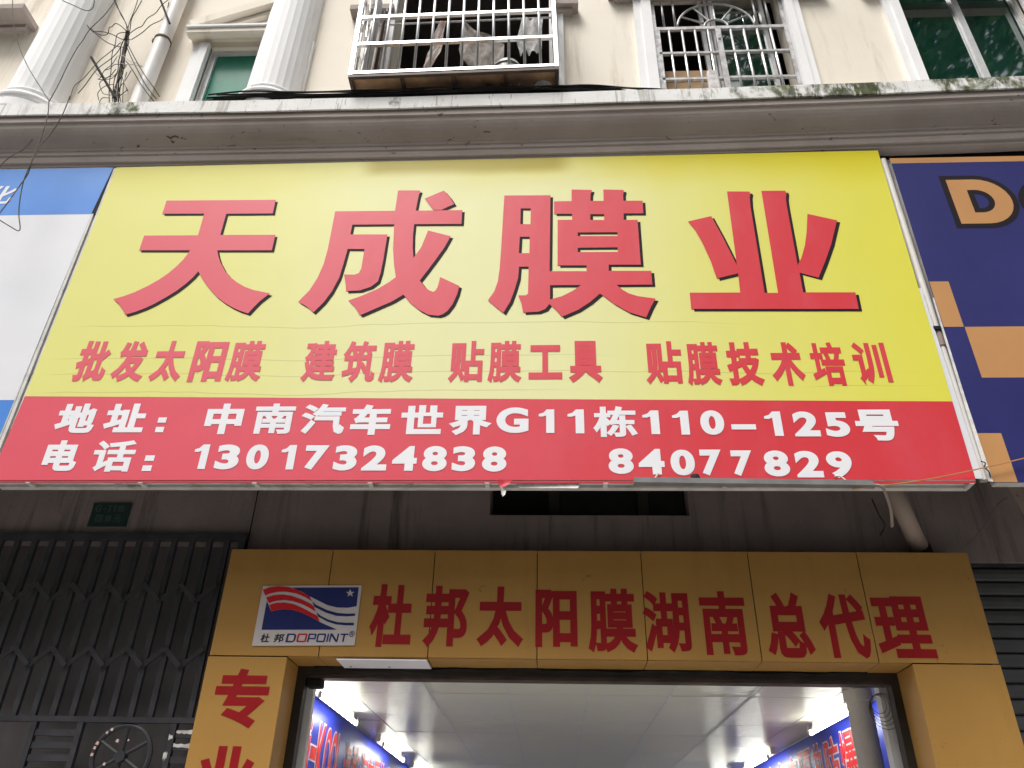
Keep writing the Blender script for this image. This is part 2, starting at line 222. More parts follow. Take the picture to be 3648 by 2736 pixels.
# ------------------------------------------------------------------ materials
class NT:
    def __init__(s, name):
        s.m = bpy.data.materials.new(name); s.m.use_nodes = True
        s.t = s.m.node_tree; s.t.nodes.clear()
        s.out = s.t.nodes.new('ShaderNodeOutputMaterial')
        s.p = s.t.nodes.new('ShaderNodeBsdfPrincipled')
        s.t.links.new(s.p.outputs[0], s.out.inputs[0])
        s.tc = s.t.nodes.new('ShaderNodeTexCoord').outputs['Object']
    def n(s, typ, **kw):
        nd = s.t.nodes.new(typ)
        for k, v in kw.items(): setattr(nd, k, v)
        return nd
    def L(s, a, b): s.t.links.new(a, b)
    def inp(s, sock, v):
        if hasattr(v, 'links'): s.L(v, sock)
        else: sock.default_value = v
    def noise(s, scale=5, detail=6, stretch=(1, 1, 1), rough=.6, dist=0, off=(0, 0, 0)):
        mp = s.n('ShaderNodeMapping'); mp.inputs['Scale'].default_value = stretch; mp.inputs['Location'].default_value = off
        s.L(s.tc, mp.inputs[0])
        nz = s.n('ShaderNodeTexNoise'); nz.inputs['Scale'].default_value = scale; nz.inputs['Detail'].default_value = detail
        nz.inputs['Roughness'].default_value = rough; nz.inputs['Distortion'].default_value = dist
        s.L(mp.outputs[0], nz.inputs['Vector'])
        return nz.outputs['Fac']
    def ramp(s, v, a, b):
        r = s.n('ShaderNodeMapRange'); r.interpolation_type = 'SMOOTHSTEP'
        s.L(v, r.inputs['Value']); r.inputs['From Min'].default_value = a; r.inputs['From Max'].default_value = b
        return r.outputs['Result']
    def mix(s, f, a, b):
        m = s.n('ShaderNodeMix', data_type='RGBA')
        s.inp(m.inputs['Factor'], f)
        for sk, v in ((m.inputs['A'], a), (m.inputs['B'], b)):
            if isinstance(v, tuple): sk.default_value = (*v, 1)
            else: s.L(v, sk)
        return m.outputs['Result']
    def math(s, op, a, b=0.0):
        m = s.n('ShaderNodeMath', operation=op)
        s.inp(m.inputs[0], a); s.inp(m.inputs[1], b)
        return m.outputs[0]
    def xyz(s):
        sp = s.n('ShaderNodeSeparateXYZ'); s.L(s.tc, sp.inputs[0]); return sp.outputs
    def bump(s, h, strength=.3, dist=.01):
        b = s.n('ShaderNodeBump'); b.inputs['Strength'].default_value = strength; b.inputs['Distance'].default_value = dist
        s.L(h, b.inputs['Height']); s.L(b.outputs[0], s.p.inputs['Normal'])
    def done(s, col, rough=.6, metal=0, spec=.4):
        s.inp(s.p.inputs['Base Color'], (*col, 1) if isinstance(col, tuple) else col)
        s.inp(s.p.inputs['Roughness'], rough)
        s.p.inputs['Metallic'].default_value = metal
        s.p.inputs['Specular IOR Level'].default_value = spec
        return s.m

def mat(name, c1, c2=None, scale=4, lo=.35, hi=.7, rough=.65, metal=0, spec=.35, stretch=(1, 1, 1), bump=0, bscale=60, bdist=.004, dirt=None, dscale=1.5, dstretch=(1, 1, .25), dlo=.55, dhi=.8):
    t = NT(name)
    col = t.mix(t.ramp(t.noise(scale, 7, stretch), lo, hi), c1, c2) if c2 else c1
    if dirt:
        col = t.mix(t.ramp(t.noise(dscale, 9, dstretch, .7, .3, (3, 1, 7)), dlo, dhi), col, dirt)
    if bump:
        t.bump(t.noise(bscale, 4), bump, bdist)
    return t.done(col, rough, metal, spec)

m_cream = mat('cream_plaster', (.88, .82, .72), (.83, .755, .64), 1.2, .3, .75, .85, dirt=(.52, .43, .33), dscale=1.3, dstretch=(2.6, 1, .3), dlo=.50, dhi=.80, bump=.25, bscale=90)
m_white = mat('white_plaster', (.88, .88, .885), (.83, .83, .835), 2.5, .3, .8, .8, dirt=(.55, .53, .50), dscale=3, dstretch=(1.8, 1, .25), dlo=.54, dhi=.85, bump=.2, bscale=70)
def cornice_mat():
    t = NT('dirty_cornice_paint')
    c = t.mix(t.ramp(t.noise(1.6, 7), .3, .75), (.43, .375, .35), (.35, .30, .275))
    c = t.mix(t.math('MULTIPLY', t.ramp(t.noise(2.2, 9, (.35, 3, 3), .7, .3, (3, 1, 7)), .55, .8), .7), c, (.17, .14, .12))
    c = t.mix(t.math('MULTIPLY', t.ramp(t.noise(1.3, 5, (.5, 2, 2), .6, 0, (8, 1, 2)), .6, .8), .5), c, (.47, .41, .34))
    f = t.math('MULTIPLY', t.ramp(t.noise(9, 4, (1, 1.6, 1.6), .55, .8, (1, 4, 2)), .645, .70), t.ramp(t.noise(1.2, 3, (1, 1, 1), .5, 0, (4, 4, 4)), .46, .6))
    c = t.mix(t.math('MULTIPLY', f, .85), c, (.06, .05, .042))
    t.bump(t.noise(22, 6), .5, .006)
    return t.done(c, .9, 0, .2)
m_cornice = cornice_mat()
m_lower = mat('grey_render', (.27, .225, .215), (.20, .165, .16), 1.4, .3, .7, .75, dirt=(.10, .08, .075), dscale=2.4, dstretch=(3.5, 1, .22), dlo=.50, dhi=.74, bump=.5, bscale=4, bdist=.03)
m_soffit = mat('soffit_concrete', (.35, .33, .31), (.25, .23, .22), 2, rough=.9)
m_dark = mat('dark_interior', (.03, .028, .028), (.02, .02, .02), 2, rough=.9)
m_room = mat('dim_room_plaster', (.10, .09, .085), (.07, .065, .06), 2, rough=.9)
m_black = mat('black_rubber', (.012, .012, .013), (.022, .022, .022), 8, rough=.75, spec=.15)
m_wire = mat('black_wire', (.022, .019, .018), (.045, .04, .037), 8, rough=.8, spec=.15)
m_wire2 = mat('grey_wire', (.17, .15, .13), (.08, .07, .06), 8, rough=.8, spec=.15)
m_wirew = mat('pale_wire', (.62, .58, .52), (.45, .42, .37), 8, rough=.6)
m_steel = mat('stainless_steel', (.80, .80, .80), (.68, .68, .69), 14, rough=.28, metal=.75, spec=.5)
m_steel_old = mat('weathered_grey_paint', (.55, .55, .56), (.36, .35, .35), 12, .4, .6, .45, metal=.25, bump=.3, bscale=50)
m_alu = mat('aluminium_frame', (.72, .73, .74), (.6, .61, .62), 9, rough=.4, metal=.3)
m_tray = mat('rusty_tray', (.50, .31, .17), (.22, .14, .09), 2.4, .35, .65, .6, metal=.2, dirt=(.03, .024, .02), dscale=2, dstretch=(1, 1, 1), dlo=.5, dhi=.7, bump=.3)
m_trayf = mat('brown_tray_frame', (.10, .07, .055), (.05, .04, .035), 6, rough=.6, metal=.2)
m_pvc = mat('white_pvc', (.78, .76, .74), (.70, .67, .63), 2, rough=.45, dirt=(.5, .42, .34), dscale=2, dstretch=(3, 3, .4), dlo=.62, dhi=.9)
m_pvcd = mat('dirty_pvc', (.34, .275, .235), (.26, .205, .17), 3, rough=.6)
m_rust = mat('rusty_clamp', (.16, .09, .05), (.08, .05, .035), 20, rough=.8)
m_gate = mat('black_gate_paint', (.033, .033, .039), (.052, .052, .060), 6, rough=.55, bump=.2)
m_gateb = mat('gate_backing_sheet', (.15, .14, .145), (.11, .104, .108), 1.2, rough=.5, dirt=(.06, .055, .06), dscale=2)
m_shut = mat('grey_shutter', (.12, .125, .135), (.09, .093, .10), 2, rough=.45, metal=.3)
m_plaque = mat('dark_green_plaque', (.02, .05, .045), (.015, .035, .033), 6, rough=.4)
m_plaquet = mat('dull_plaque_letters', (.06, .09, .085), None, rough=.5)
def cladding_mat():
    t = NT('orange_yellow_cladding')
    c = t.mix(t.ramp(t.noise(1.3, 7), .3, .75), (.43, .238, .065), (.38, .208, .056))
    c = t.mix(t.math('MULTIPLY', t.ramp(t.noise(1.6, 8, (4, 1, .3), .7, .3, (2, 5, 1)), .50, .75), .35), c, (.30, .165, .05))
    c = t.mix(t.math('MULTIPLY', t.ramp(t.noise(14, 4, (1, 1, 1), .6, .5, (7, 3, 1)), .69, .73), .6), c, (.20, .115, .045))
    t.bump(t.noise(1.4, 2, (1, 1, 1.4)), .35, .03)
    return t.done(c, .36, 0, .45)
m_fasc = cladding_mat()
m_joint = mat('black_joint', (.012, .012, .012), None, rough=.8)
m_fred = mat('dark_red_vinyl', (.30, .009, .013), (.26, .008, .012), 5, rough=.4)
m_lwhite = mat('sticker_white', (.56, .52, .52), (.50, .465, .465), 3, rough=.4)
m_lblue = mat('sticker_navy', (.022, .030, .14), (.016, .022, .11), 3, rough=.35)
m_lred = mat('sticker_red', (.55, .015, .022), (.48, .012, .018), 3, rough=.35)
m_lblack = mat('sticker_black', (.02, .02, .03), None, rough=.4)
m_sblue = mat('bright_blue_vinyl', (.055, .225, .70), (.10, .29, .74), .9, .3, .75, .4, bump=.15, bscale=3, bdist=.02)
m_swhite = mat('white_vinyl', (.78, .79, .83), (.72, .74, .79), .8, .3, .8, .42, bump=.15, bscale=3, bdist=.02)
m_navy = mat('navy_vinyl', (.024, .025, .14), (.030, .032, .165), 1.2, rough=.42, bump=.15, bscale=3, bdist=.02)
m_tan = mat('tan_vinyl', (.57, .295, .115), (.50, .25, .10), 1.4, .3, .8, .45)
m_sframe = mat('sign_frame_metal', (.70, .69, .67), (.52, .51, .49), 5, .35, .7, .6, dirt=(.12, .11, .10), dscale=4, dstretch=(1, 1, 1))
m_letter = mat('white_letter_vinyl', (.86, .86, .90), (.82, .82, .87), 2, rough=.4)
m_shadow = mat('black_letter_vinyl', (.016, .012, .016), None, rough=.7, spec=.15)
m_flap = mat('torn_vinyl_back', (.70, .69, .67), (.5, .48, .46), 20, rough=.6)
m_lamp = mat('grey_lamp_batten', (.24, .24, .245), (.18, .18, .18), 6, rough=.5)
m_door = mat('black_door_frame', (.035, .03, .028), (.05, .042, .038), 4, rough=.4, metal=.3)
m_iwall = mat('shop_white_wall', (.82, .82, .82), (.77, .77, .77), 2, rough=.7)
m_ifloor = mat('shop_floor_tile', (.50, .49, .46), (.44, .43, .40), 2, rough=.3)
m_banner = mat('royal_blue_banner', (.022, .045, .46), (.018, .035, .40), 1.5, rough=.35)
m_bred = mat('banner_red', (.75, .022, .03), None, rough=.4)
m_column = mat('grey_painted_pipe', (.62, .58, .53), (.54, .50, .45), 4, rough=.6)
m_cloth_w = mat('white_cloth', (.68, .67, .66), (.48, .46, .45), 14, .4, .65, .9)
m_cloth_p = mat('pink_cloth', (.66, .46, .42), (.72, .66, .62), 6, .45, .6, .9)
m_cloth_g = mat('grey_towel', (.44, .40, .37), (.30, .27, .25), 18, .4, .6, .9)
m_cloth_o = mat('orange_cloth', (.6, .22, .08), None, rough=.9)
m_card = mat('cardboard', (.50, .33, .19), (.44, .29, .16), 3, rough=.85)
m_pot = mat('white_enamel', (.62, .62, .60), (.5, .49, .46), 4, rough=.4)
m_asph = mat('concrete_road', (.26, .255, .245), (.21, .205, .198), 30, rough=.9, bump=.3, bscale=120)
m_pave = mat('paving_concrete', (.40, .385, .36), (.33, .32, .30), 4, rough=.85, bump=.2)
m_kerb = mat('kerb_stone', (.32, .31, .30), (.25, .24, .23), 6, rough=.85)
m_bark = mat('tree_bark', (.10, .075, .055), (.06, .045, .035), 8, stretch=(1, 1, .2), rough=.95)
m_leaf = mat('tree_leaf', (.045, .095, .025), (.075, .13, .035), 1.5, rough=.5)
m_far = mat('opposite_render', (.34, .31, .28), (.28, .255, .23), .6, rough=.9)
m_farg = mat('opposite_glass', (.03, .04, .045), None, rough=.1, spec=.6)

def green_glass(name, c1, c2, ior=3.0, rough=.03):
    t = NT(name)
    col = t.mix(t.ramp(t.noise(2.2, 5, (1, 1, .6), .6, .6), .35, .7), c1, c2)
    t.p.inputs['IOR'].default_value = ior
    return t.done(col, rough, 0, .5)
m_glass = green_glass('green_reflective_glass', (.004, .030, .022), (.008, .045, .033))
m_glass_skytint = green_glass('sky_tinted_green_glass', (.022, .19, .125), (.045, .25, .17), 1.18, .25)  # sky reflection put into the base colour, real reflectivity kept low
m_glass_dark = mat('dark_glass', (.012, .013, .015), None, rough=.15, spec=.5)

def vinyl_yellow():
    """backlit-sign vinyl: sun-bleached in the middle, still saturated along the sheltered top and right edge"""
    t = NT('faded_yellow_vinyl')
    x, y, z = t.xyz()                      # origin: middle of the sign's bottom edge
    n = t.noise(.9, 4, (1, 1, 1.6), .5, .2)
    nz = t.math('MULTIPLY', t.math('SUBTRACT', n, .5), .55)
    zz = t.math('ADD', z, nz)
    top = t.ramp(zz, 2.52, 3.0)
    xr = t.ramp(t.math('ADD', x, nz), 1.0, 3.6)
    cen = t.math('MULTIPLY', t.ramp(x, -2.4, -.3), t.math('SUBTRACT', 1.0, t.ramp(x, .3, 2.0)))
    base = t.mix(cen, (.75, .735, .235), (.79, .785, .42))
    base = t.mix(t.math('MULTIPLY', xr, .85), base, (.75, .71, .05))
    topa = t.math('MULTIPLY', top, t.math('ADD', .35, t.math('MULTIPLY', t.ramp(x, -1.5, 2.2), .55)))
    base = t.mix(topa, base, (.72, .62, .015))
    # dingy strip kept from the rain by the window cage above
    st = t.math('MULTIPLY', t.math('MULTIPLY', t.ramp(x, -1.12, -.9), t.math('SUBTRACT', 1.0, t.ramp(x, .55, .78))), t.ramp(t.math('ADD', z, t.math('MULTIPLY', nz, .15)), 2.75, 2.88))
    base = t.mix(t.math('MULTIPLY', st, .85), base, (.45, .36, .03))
    # grime
    base = t.mix(t.math('MULTIPLY', t.ramp(t.noise(7, 8, (1, 1, .3), .7, .2, (2, 0, 5)), .64, .85), .35), base, (.45, .42, .2))
    # horizontal creases in the sheet, drawn only as darker lines in the colour
    wob = t.math('MULTIPLY', t.math('SUBTRACT', t.noise(1.1, 3, (1, 1, 0), .5, 0, (9, 2, 4)), .5), .10)
    h = None
    for z0, x0, x1 in ((1.25, -3.1, 2.1), (.96, -3.2, 1.15), (.825, -3.2, 3.2), (.67, -3.2, .9), (.71, 2.2, 3.3)):
        d = t.math('ABSOLUTE', t.math('SUBTRACT', t.math('ADD', z, wob), z0))
        c = t.math('MULTIPLY', t.math('SUBTRACT', 1.0, t.ramp(d, .0008, .0055)), t.math('MULTIPLY', t.ramp(x, x0, x0 + .3), t.math('SUBTRACT', 1.0, t.ramp(x, x1 - .8, x1))))
        h = c if h is None else t.math('MAXIMUM', h, c)
    base = t.mix(t.math('MULTIPLY', h, .45), base, (.40, .36, .12))
    t.bump(t.noise(2.4, 3, (1, 1, .7)), .25, .02)
    return t.done(base, .5, 0, .25)

def vinyl_red(name, a, b):
    t = NT(name)
    x, y, z = t.xyz()
    base = t.mix(t.ramp(x, -2.0, 2.6), a, b)
    base = t.mix(t.math('MULTIPLY', t.ramp(t.noise(3, 6, (1, 1, .5)), .4, .8), .35), base, (.70, .12, .16))
    t.bump(t.noise(2.2, 3, (1.5, 1, .6)), .3, .02)
    return t.done(base, .5, 0, .25)
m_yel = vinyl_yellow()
m_redl = vinyl_red('red_letter_vinyl', (.72, .115, .155), (.66, .045, .06))
m_redb = vinyl_red('red_band_vinyl', (.72, .095, .135), (.66, .045, .06))

def ledge_mat():
    t = NT('mossy_white_ledge')
    x, y, z = t.xyz()
    base = t.mix(t.ramp(t.noise(3, 6), .3, .75), (.87, .87, .86), (.77, .76, .74))
    crack = t.ramp(t.noise(2.4, 9, (3.2, 1, .3), .7, .6, (5, 2, 1)), .53, .64)
    base = t.mix(t.math('MULTIPLY', t.ramp(t.noise(26, 5, (1.6, 1, .25), .6, .4, (1, 7, 3)), .60, .70), .55), base, (.22, .21, .19))
    base = t.mix(t.math('MULTIPLY', crack, .75), base, (.40, .385, .36))
    grow = t.math('ADD', .18, t.math('ADD', t.math('MULTIPLY', t.ramp(x, .7, 1.6), .17), t.math('MULTIPLY', t.math('MULTIPLY', t.ramp(x, -4.5, -3.9), t.math('SUBTRACT', 1.0, t.ramp(x, -2.9, -2.4))), .14)))
    nz = t.noise(1.7, 10, (1.6, 1, .9), .72, .5)
    mm = t.ramp(t.math('ADD', nz, grow), .80, .94)
    moss = t.mix(t.ramp(t.noise(9, 6), .35, .65), (.055, .065, .030), (.15, .17, .07))
    moss = t.mix(t.ramp(t.noise(20, 5, (1, 1, .3)), .5, .62), moss, (.13, .13, .11))
    base = t.mix(t.math('MULTIPLY', mm, t.ramp(t.noise(14, 6, (1.4, 1, .5)), .34, .52)), base, moss)
    t.bump(t.noise(30, 6), .4, .008)
    return t.done(base, .9, 0, .2)
m_ledge = ledge_mat()

def tile_mat():
    t = NT('embossed_ceiling_panel')
    w = t.n('ShaderNodeTexWave'); w.inputs['Scale'].default_value = 7.0; w.inputs['Distortion'].default_value = 3.0; w.inputs['Detail'].default_value = 0
    w.bands_direction = 'Y'; w.inputs['Detail Scale'].default_value = 2.0
    t.L(t.tc, w.inputs['Vector'])
    t.bump(w.outputs['Fac'], .8, .008)
    return t.done((.68, .68, .58), .28, 0, .5)
m_tile = tile_mat()

def glow(name, col, s):
    m = bpy.data.materials.new(name); m.use_nodes = True
    t = m.node_tree; t.nodes.clear()
    e = t.nodes.new('ShaderNodeEmission'); e.inputs[0].default_value = (*col, 1); e.inputs[1].default_value = s
    o = t.nodes.new('ShaderNodeOutputMaterial'); t.links.new(e.outputs[0], o.inputs[0])
    return m
m_tube = glow('lit_fluorescent_tube', (1.0, 1.0, .92), 20.0)

# ------------------------------------------------------------------ lettering
GC = {}
ONE = [(.0, .70), (.0, .80), (.30, .86), (.52, 1.0), (1.0, 1.0), (1.0, .0), (.48, .0), (.48, .74), (.25, .69)]
def glyph(ch, bold):
    """outline of a character, made heavier by `bold`, as (verts in 0..1 box, faces)"""
    key = (ch, bold)
    if key in GC: return GC[key]
    custom = {'1': [[ONE]], '-': [[[(0, 0), (1, 0), (1, 1), (0, 1)]]], 'I': [[[(0, 0), (1, 0), (1, 1), (0, 1)]]],
              '▪': [[[(0, 0), (1, 0), (1, 1), (0, 1)]]]}
    sq = {'□D': [[(0, 0), (.8, 0), (1, .22), (1, .78), (.8, 1), (0, 1)], [(.2, .16), (.2, .84), (.74, .84), (.82, .72), (.82, .28), (.74, .16)]],
          '□O': [[(.1, 0), (.9, 0), (1, .12), (1, .88), (.9, 1), (.1, 1), (0, .88), (0, .12)], [(.18, .16), (.18, .84), (.82, .84), (.82, .16)]],
          '□P': [[(0, 0), (.2, 0), (.2, .34), (.9, .34), (1, .44), (1, .9), (.9, 1), (0, 1)], [(.2, .49), (.2, .85), (.82, .85), (.82, .49)]],
          '□N': [[(0, 0), (.17, 0), (.17, .74), (.78, 0), (1, 0), (1, 1), (.83, 1), (.83, .26), (.22, 1), (0, 1)]],
          '□T': [[(.40, 0), (.60, 0), (.60, .84), (1, .84), (1, 1), (0, 1), (0, .84), (.40, .84)]]}
    if ch in sq: custom[ch] = [sq[ch]]
    if ch in custom:
        mb = MB()
        for loops in custom[ch]: mb.poly(loops, 0)
        GC[key] = ([(x, z, .5) for x, y, z in mb.v], mb.f)
        return GC[key]
    c = bpy.data.curves.new('glyph', 'FONT'); c.body = ch
    c.resolution_u = 8 if ord(ch) < 256 else 3
    c.bevel_depth = bold; c.bevel_resolution = 0; c.fill_mode = 'FRONT'
    o = bpy.data.objects.new('glyph', c); COL.objects.link(o)
    dg = bpy.context.evaluated_depsgraph_get()
    e = o.evaluated_get(dg); me = e.to_mesh()
    vs_ = [tuple(v.co) for v in me.vertices]; fs = [tuple(p.vertices) for p in me.polygons]
    e.to_mesh_clear()
    bpy.data.objects.remove(o); bpy.data.curves.remove(c)
    x0 = min(v[0] for v in vs_); x1 = max(v[0] for v in vs_); y0 = min(v[1] for v in vs_); y1 = max(v[1] for v in vs_)
    GC[key] = ([((v[0] - x0) / (x1 - x0), (v[1] - y0) / (y1 - y0), max(0., min(1., v[2] / max(bold, 1e-6)))) for v in vs_], fs)
    return GC[key]

def put_char(ch, u0, u1, v0, v1, place, material, parent, bold=.03, name='character', h=.0002):
    vs_, fs = glyph(ch, bold)
    mb = MB()
    mb.v = [tuple(place(u0 + (u1 - u0) * a, v0 + (v1 - v0) * b, c * h)) for a, b, c in vs_]
    mb.f = list(fs)
    off = root_loc(parent)
    me = bpy.data.meshes.new(name)
    me.from_pydata([tuple(Vector(p) - off) for p in mb.v], [], mb.f)
    me.materials.append(material)
    o = link(bpy.data.objects.new(name, me)); o.parent = parent
    return o

def on_y(Y):
    return lambda u, v, d: (u, Y - d, v)

# ================================================================== SETTING
YW, YF, YS, YU, YL, YC = 0.0, -.2, -.75, -.6, -.95, -1.05
tag(MB().quad((-300, -300, 0), (300, -300, 0), (300, 300, 0), (-300, 300, 0)).build('ground', m_asph), kind='structure')
tag(MB().box(-30, 30, -3.6, 0.0, .004, .13).build('pavement', m_pave), kind='structure')
tag(MB().box(-30, 30, -3.75, -3.604, .004, .135).build('kerb', m_kerb, bevel=.012), kind='structure')

def sag(x):
    return .0028 * (x + 1.8) ** 2 if x > -1.8 else .001 * (x + 1.8) ** 2

def wall(mb, x0, x1, z0, z1, y, depth, holes):
    xs = sorted({x0, x1, *[h[0] for h in holes], *[h[1] for h in holes]})
    zs = sorted({z0, z1, *[h[2] for h in holes], *[h[3] for h in holes]})
    xs = [v for v in xs if x0 <= v <= x1]; zs = [v for v in zs if z0 <= v <= z1]
    for i in range(len(xs) - 1):
        for j in range(len(zs) - 1):
            cx, cz = (xs[i] + xs[i + 1]) / 2, (zs[j] + zs[j + 1]) / 2
            if any(h[0] < cx < h[1] and h[2] < cz < h[3] for h in holes): continue
            mb.quad((xs[i], y, zs[j]), (xs[i + 1], y, zs[j]), (xs[i + 1], y, zs[j + 1]), (xs[i], y, zs[j + 1]))
    for a, b, c, d in holes:
        mb.quad((a, y, c), (a, y + depth, c), (a, y + depth, d), (a, y, d))
        mb.quad((b, y, c), (b, y, d), (b, y + depth, d), (b, y + depth, c))
        mb.quad((a, y, d), (a, y + depth, d), (b, y + depth, d), (b, y, d))
        if c > z0 + .001: mb.quad((a, y, c), (b, y, c), (b, y + depth, c), (a, y + depth, c))
    return mb

bld = thing('apartment_building', 'cream apartment block with white fluted half columns above a row of shops', 'building', (0, 0, 0))
UH = [(-3.35, -2.45, 7.45, 8.58), (-1.52, 0.02, 7.62, 9.75), (1.03, 2.335, 7.55, 9.45), (3.44, 4.62, 7.55, 9.45)]
wall(MB(), -9, 8, 7.0, 13, YU, .24, UH).build('upper_wall', m_cream, bld)
LH = [(-1.735, 2.305, 0, 2.79), (-.44, 1.02, 3.856, 4.22), (-9, -2.24, 0, 3.66), (2.86, 8, 0, 3.52)]
wall(MB(), -9.0, 8, 0, 4.5, YW, .30, LH).build('lower_wall', m_lower, bld)
MB().box(-2.209, -2.203, -.006, .004, 3.5, 4.5).build('wall_joint', m_joint, bld)
MB().box(-9, 8, -.67, .35, 4.505, 4.65).build('soffit', m_soffit, bld)
MB().box(-9, 8, -.67, -.62, 4.66, 6.76).build('sign_band', m_cornice, bld)
MB().box(-9, 8, -.40, 9, 13.0, 13.4).build('roof_slab', m_soffit, bld)
MB().box(-9, 8, 8.9, 9, .15, 12.99).build('rear_wall', m_cream, bld)
for sx in (-9.0, 7.9):
    MB().box(sx, sx + .1, -.34, 8.9, .15, 12.99).build('end_wall', m_cream, bld)
xs = [-9 + .25 * i for i in range(69)]
# cornice: fillet under the ledge, cove, two bands, wall strip
prof = [(-.928, 7.215), (-.928, 7.128), (-.915, 7.120), (-.905, 7.075), (-.892, 7.045), (-.875, 7.012), (-.856, 6.982), (-.835, 6.955), (-.805, 6.925), (-.803, 6.905), (-.792, 6.900), (-.790, 6.862), (-.780, 6.856), (-.776, 6.830), (-.768, 6.795), (-.752, 6.790), (-.748, 6.762), (-.66, 6.755)]
MB().extrude_profile(prof, xs, sag).build('cornice', m_cornice, bld)
lp = [(-.46, 7.36), (-.93, 7.352), (-.95, 7.340), (-.95, 7.196), (-.944, 7.190), (-.940, 7.190), (-.940, 7.214), (-.80, 7.214)]
def sag2(x): return sag(x) + .006 * math.sin(x * 3.1) * math.sin(x * 1.7)
MB().extrude_profile(lp, xs, sag2).build('ledge', m_ledge, bld)

# half columns
def half_column(cx, r0, r1):
    fl = lambda a: 1 - .018 * abs(math.sin((a - math.pi) * 13)) ** .6
    zs = [7.66 + i * .35 for i in range(14)]
    prof = [(r0 + (r1 - r0) * (z - 7.66) / 1.6 * .9, z) for z in zs]
    c = MB().lathe(cx, YU, prof, 144, math.pi, 2 * math.pi, fl).build('half_column', m_white, bld, smooth=True)
    base = [(r0 * 1.22, 7.36), (r0 * 1.22, 7.46), (r0 * 1.06, 7.465)]
    for i in range(9):
        a = -math.pi / 2 + math.pi * i / 8
        base.append((r0 * 1.07 + .055 * math.cos(a), 7.525 + .055 * math.sin(a)))
    base += [(r0 * 1.04, 7.585), (r0 * 1.04, 7.60)]
    for i in range(7):
        a = -math.pi / 2 + math.pi * i / 6
        base.append((r0 * 1.01 + .03 * math.cos(a), 7.63 + .03 * math.sin(a)))
    base += [(r0 * 1.0, 7.665), (r0 * .94, 7.67)]
    MB().lathe(cx, YU, base, 40, math.pi, 2 * math.pi).build('base_moulding', m_white, c, smooth=False)
half_column(-4.84, .287, .272)
half_column(-2.566, .266, .246)

# window surrounds, hoods, sashes
def surround(x0, x1, z0, z1, w=.15, wr=None, top=True):
    wr = wr or w
    MB().box(x0 - w, x0, YU - .045, YU + .02, z0, z1).box(x0 - w * .55, x0 - .001, YU - .062, YU - .046, z0, z1).build('window_jamb', m_white, bld)
    MB().box(x1, x1 + wr, YU - .045, YU + .02, z0, z1).box(x1 + .001, x1 + wr * .55, YU - .062, YU - .046, z0, z1).build('window_jamb', m_white, bld)
    if top: MB().box(x0 - w, x1 + wr, YU - .047, YU + .02, z1 + .002, z1 + .15).build('window_lintel', m_white, bld)
surround(-3.35, -2.45, 7.36, 8.58, top=False)
surround(1.03, 2.335, 7.36, 9.45, .17, .15)
surround(3.44, 4.62, 7.36, 9.45, .15)
surround(-1.52, .02, 7.36, 9.75, .10, .14)

def sash(x0, x1, z0, z1, y, glassmat, mull=None, fw=.035, fm=None):
    w = MB().box(x0, x0 + fw, y - .03, y + .03, z0, z1).box(x1 - fw, x1, y - .03, y + .03, z0, z1)
    w.box(x0 + fw, x1 - fw, y - .029, y + .029, z0, z0 + fw).box(x0 + fw, x1 - fw, y - .029, y + .029, z1 - fw, z1)
    edges = [x0 + fw, x1 - fw]
    for m in (mull or []):
        w.box(m - .03, m + .03, y - .034, y + .028, z0 + fw, z1 - fw); edges += [m - .03, m + .03]
    wo_ = w.build('window', fm or m_alu, bld)
    edges.sort()
    for a, b in zip(edges[0::2], edges[1::2]):
        MB().box(a, b, y - .004, y + .004, z0 + fw, z1 - fw).build('pane', glassmat, wo_)
    return wo_
sash(-3.348, -2.452, 7.46, 8.578, YU + .07, m_glass_skytint, fw=.05)
sash(3.442, 4.618, 7.56, 9.44, YU + .08, m_glass, [4.045], fw=.02)
# room behind the barred window: right half glazed, left half open
sash(1.66, 2.20, 7.56, 9.44, YU + .16, m_glass, None, fw=.035)
MB().box(1.56, 1.60, YU + .18, YU + .22, 7.56, 9.44).box(1.62, 1.65, YU + .17, YU + .21, 7.56, 9.44).build('sash_rail', m_alu, bld)
MB().box(2.22, 2.25, YU + .17, YU + .22, 7.56, 9.44).build('sash_rail', m_trayf, bld)
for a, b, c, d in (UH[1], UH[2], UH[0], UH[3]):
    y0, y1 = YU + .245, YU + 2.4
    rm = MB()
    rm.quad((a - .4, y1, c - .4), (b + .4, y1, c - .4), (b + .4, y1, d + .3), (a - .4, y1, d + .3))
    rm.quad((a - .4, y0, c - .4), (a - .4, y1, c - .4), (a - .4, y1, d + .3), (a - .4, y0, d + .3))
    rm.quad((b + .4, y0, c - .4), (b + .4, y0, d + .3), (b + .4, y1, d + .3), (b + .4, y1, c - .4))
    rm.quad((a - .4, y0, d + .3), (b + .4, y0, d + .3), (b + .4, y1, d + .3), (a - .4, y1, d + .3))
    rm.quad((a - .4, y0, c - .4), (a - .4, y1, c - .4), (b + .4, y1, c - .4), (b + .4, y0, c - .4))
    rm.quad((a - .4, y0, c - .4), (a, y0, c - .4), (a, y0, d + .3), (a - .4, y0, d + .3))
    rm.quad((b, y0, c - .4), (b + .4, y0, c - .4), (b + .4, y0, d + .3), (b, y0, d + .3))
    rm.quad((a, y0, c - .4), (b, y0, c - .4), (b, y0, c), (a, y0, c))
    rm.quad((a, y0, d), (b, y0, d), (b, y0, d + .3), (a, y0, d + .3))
    rm.build('room', m_room, bld)
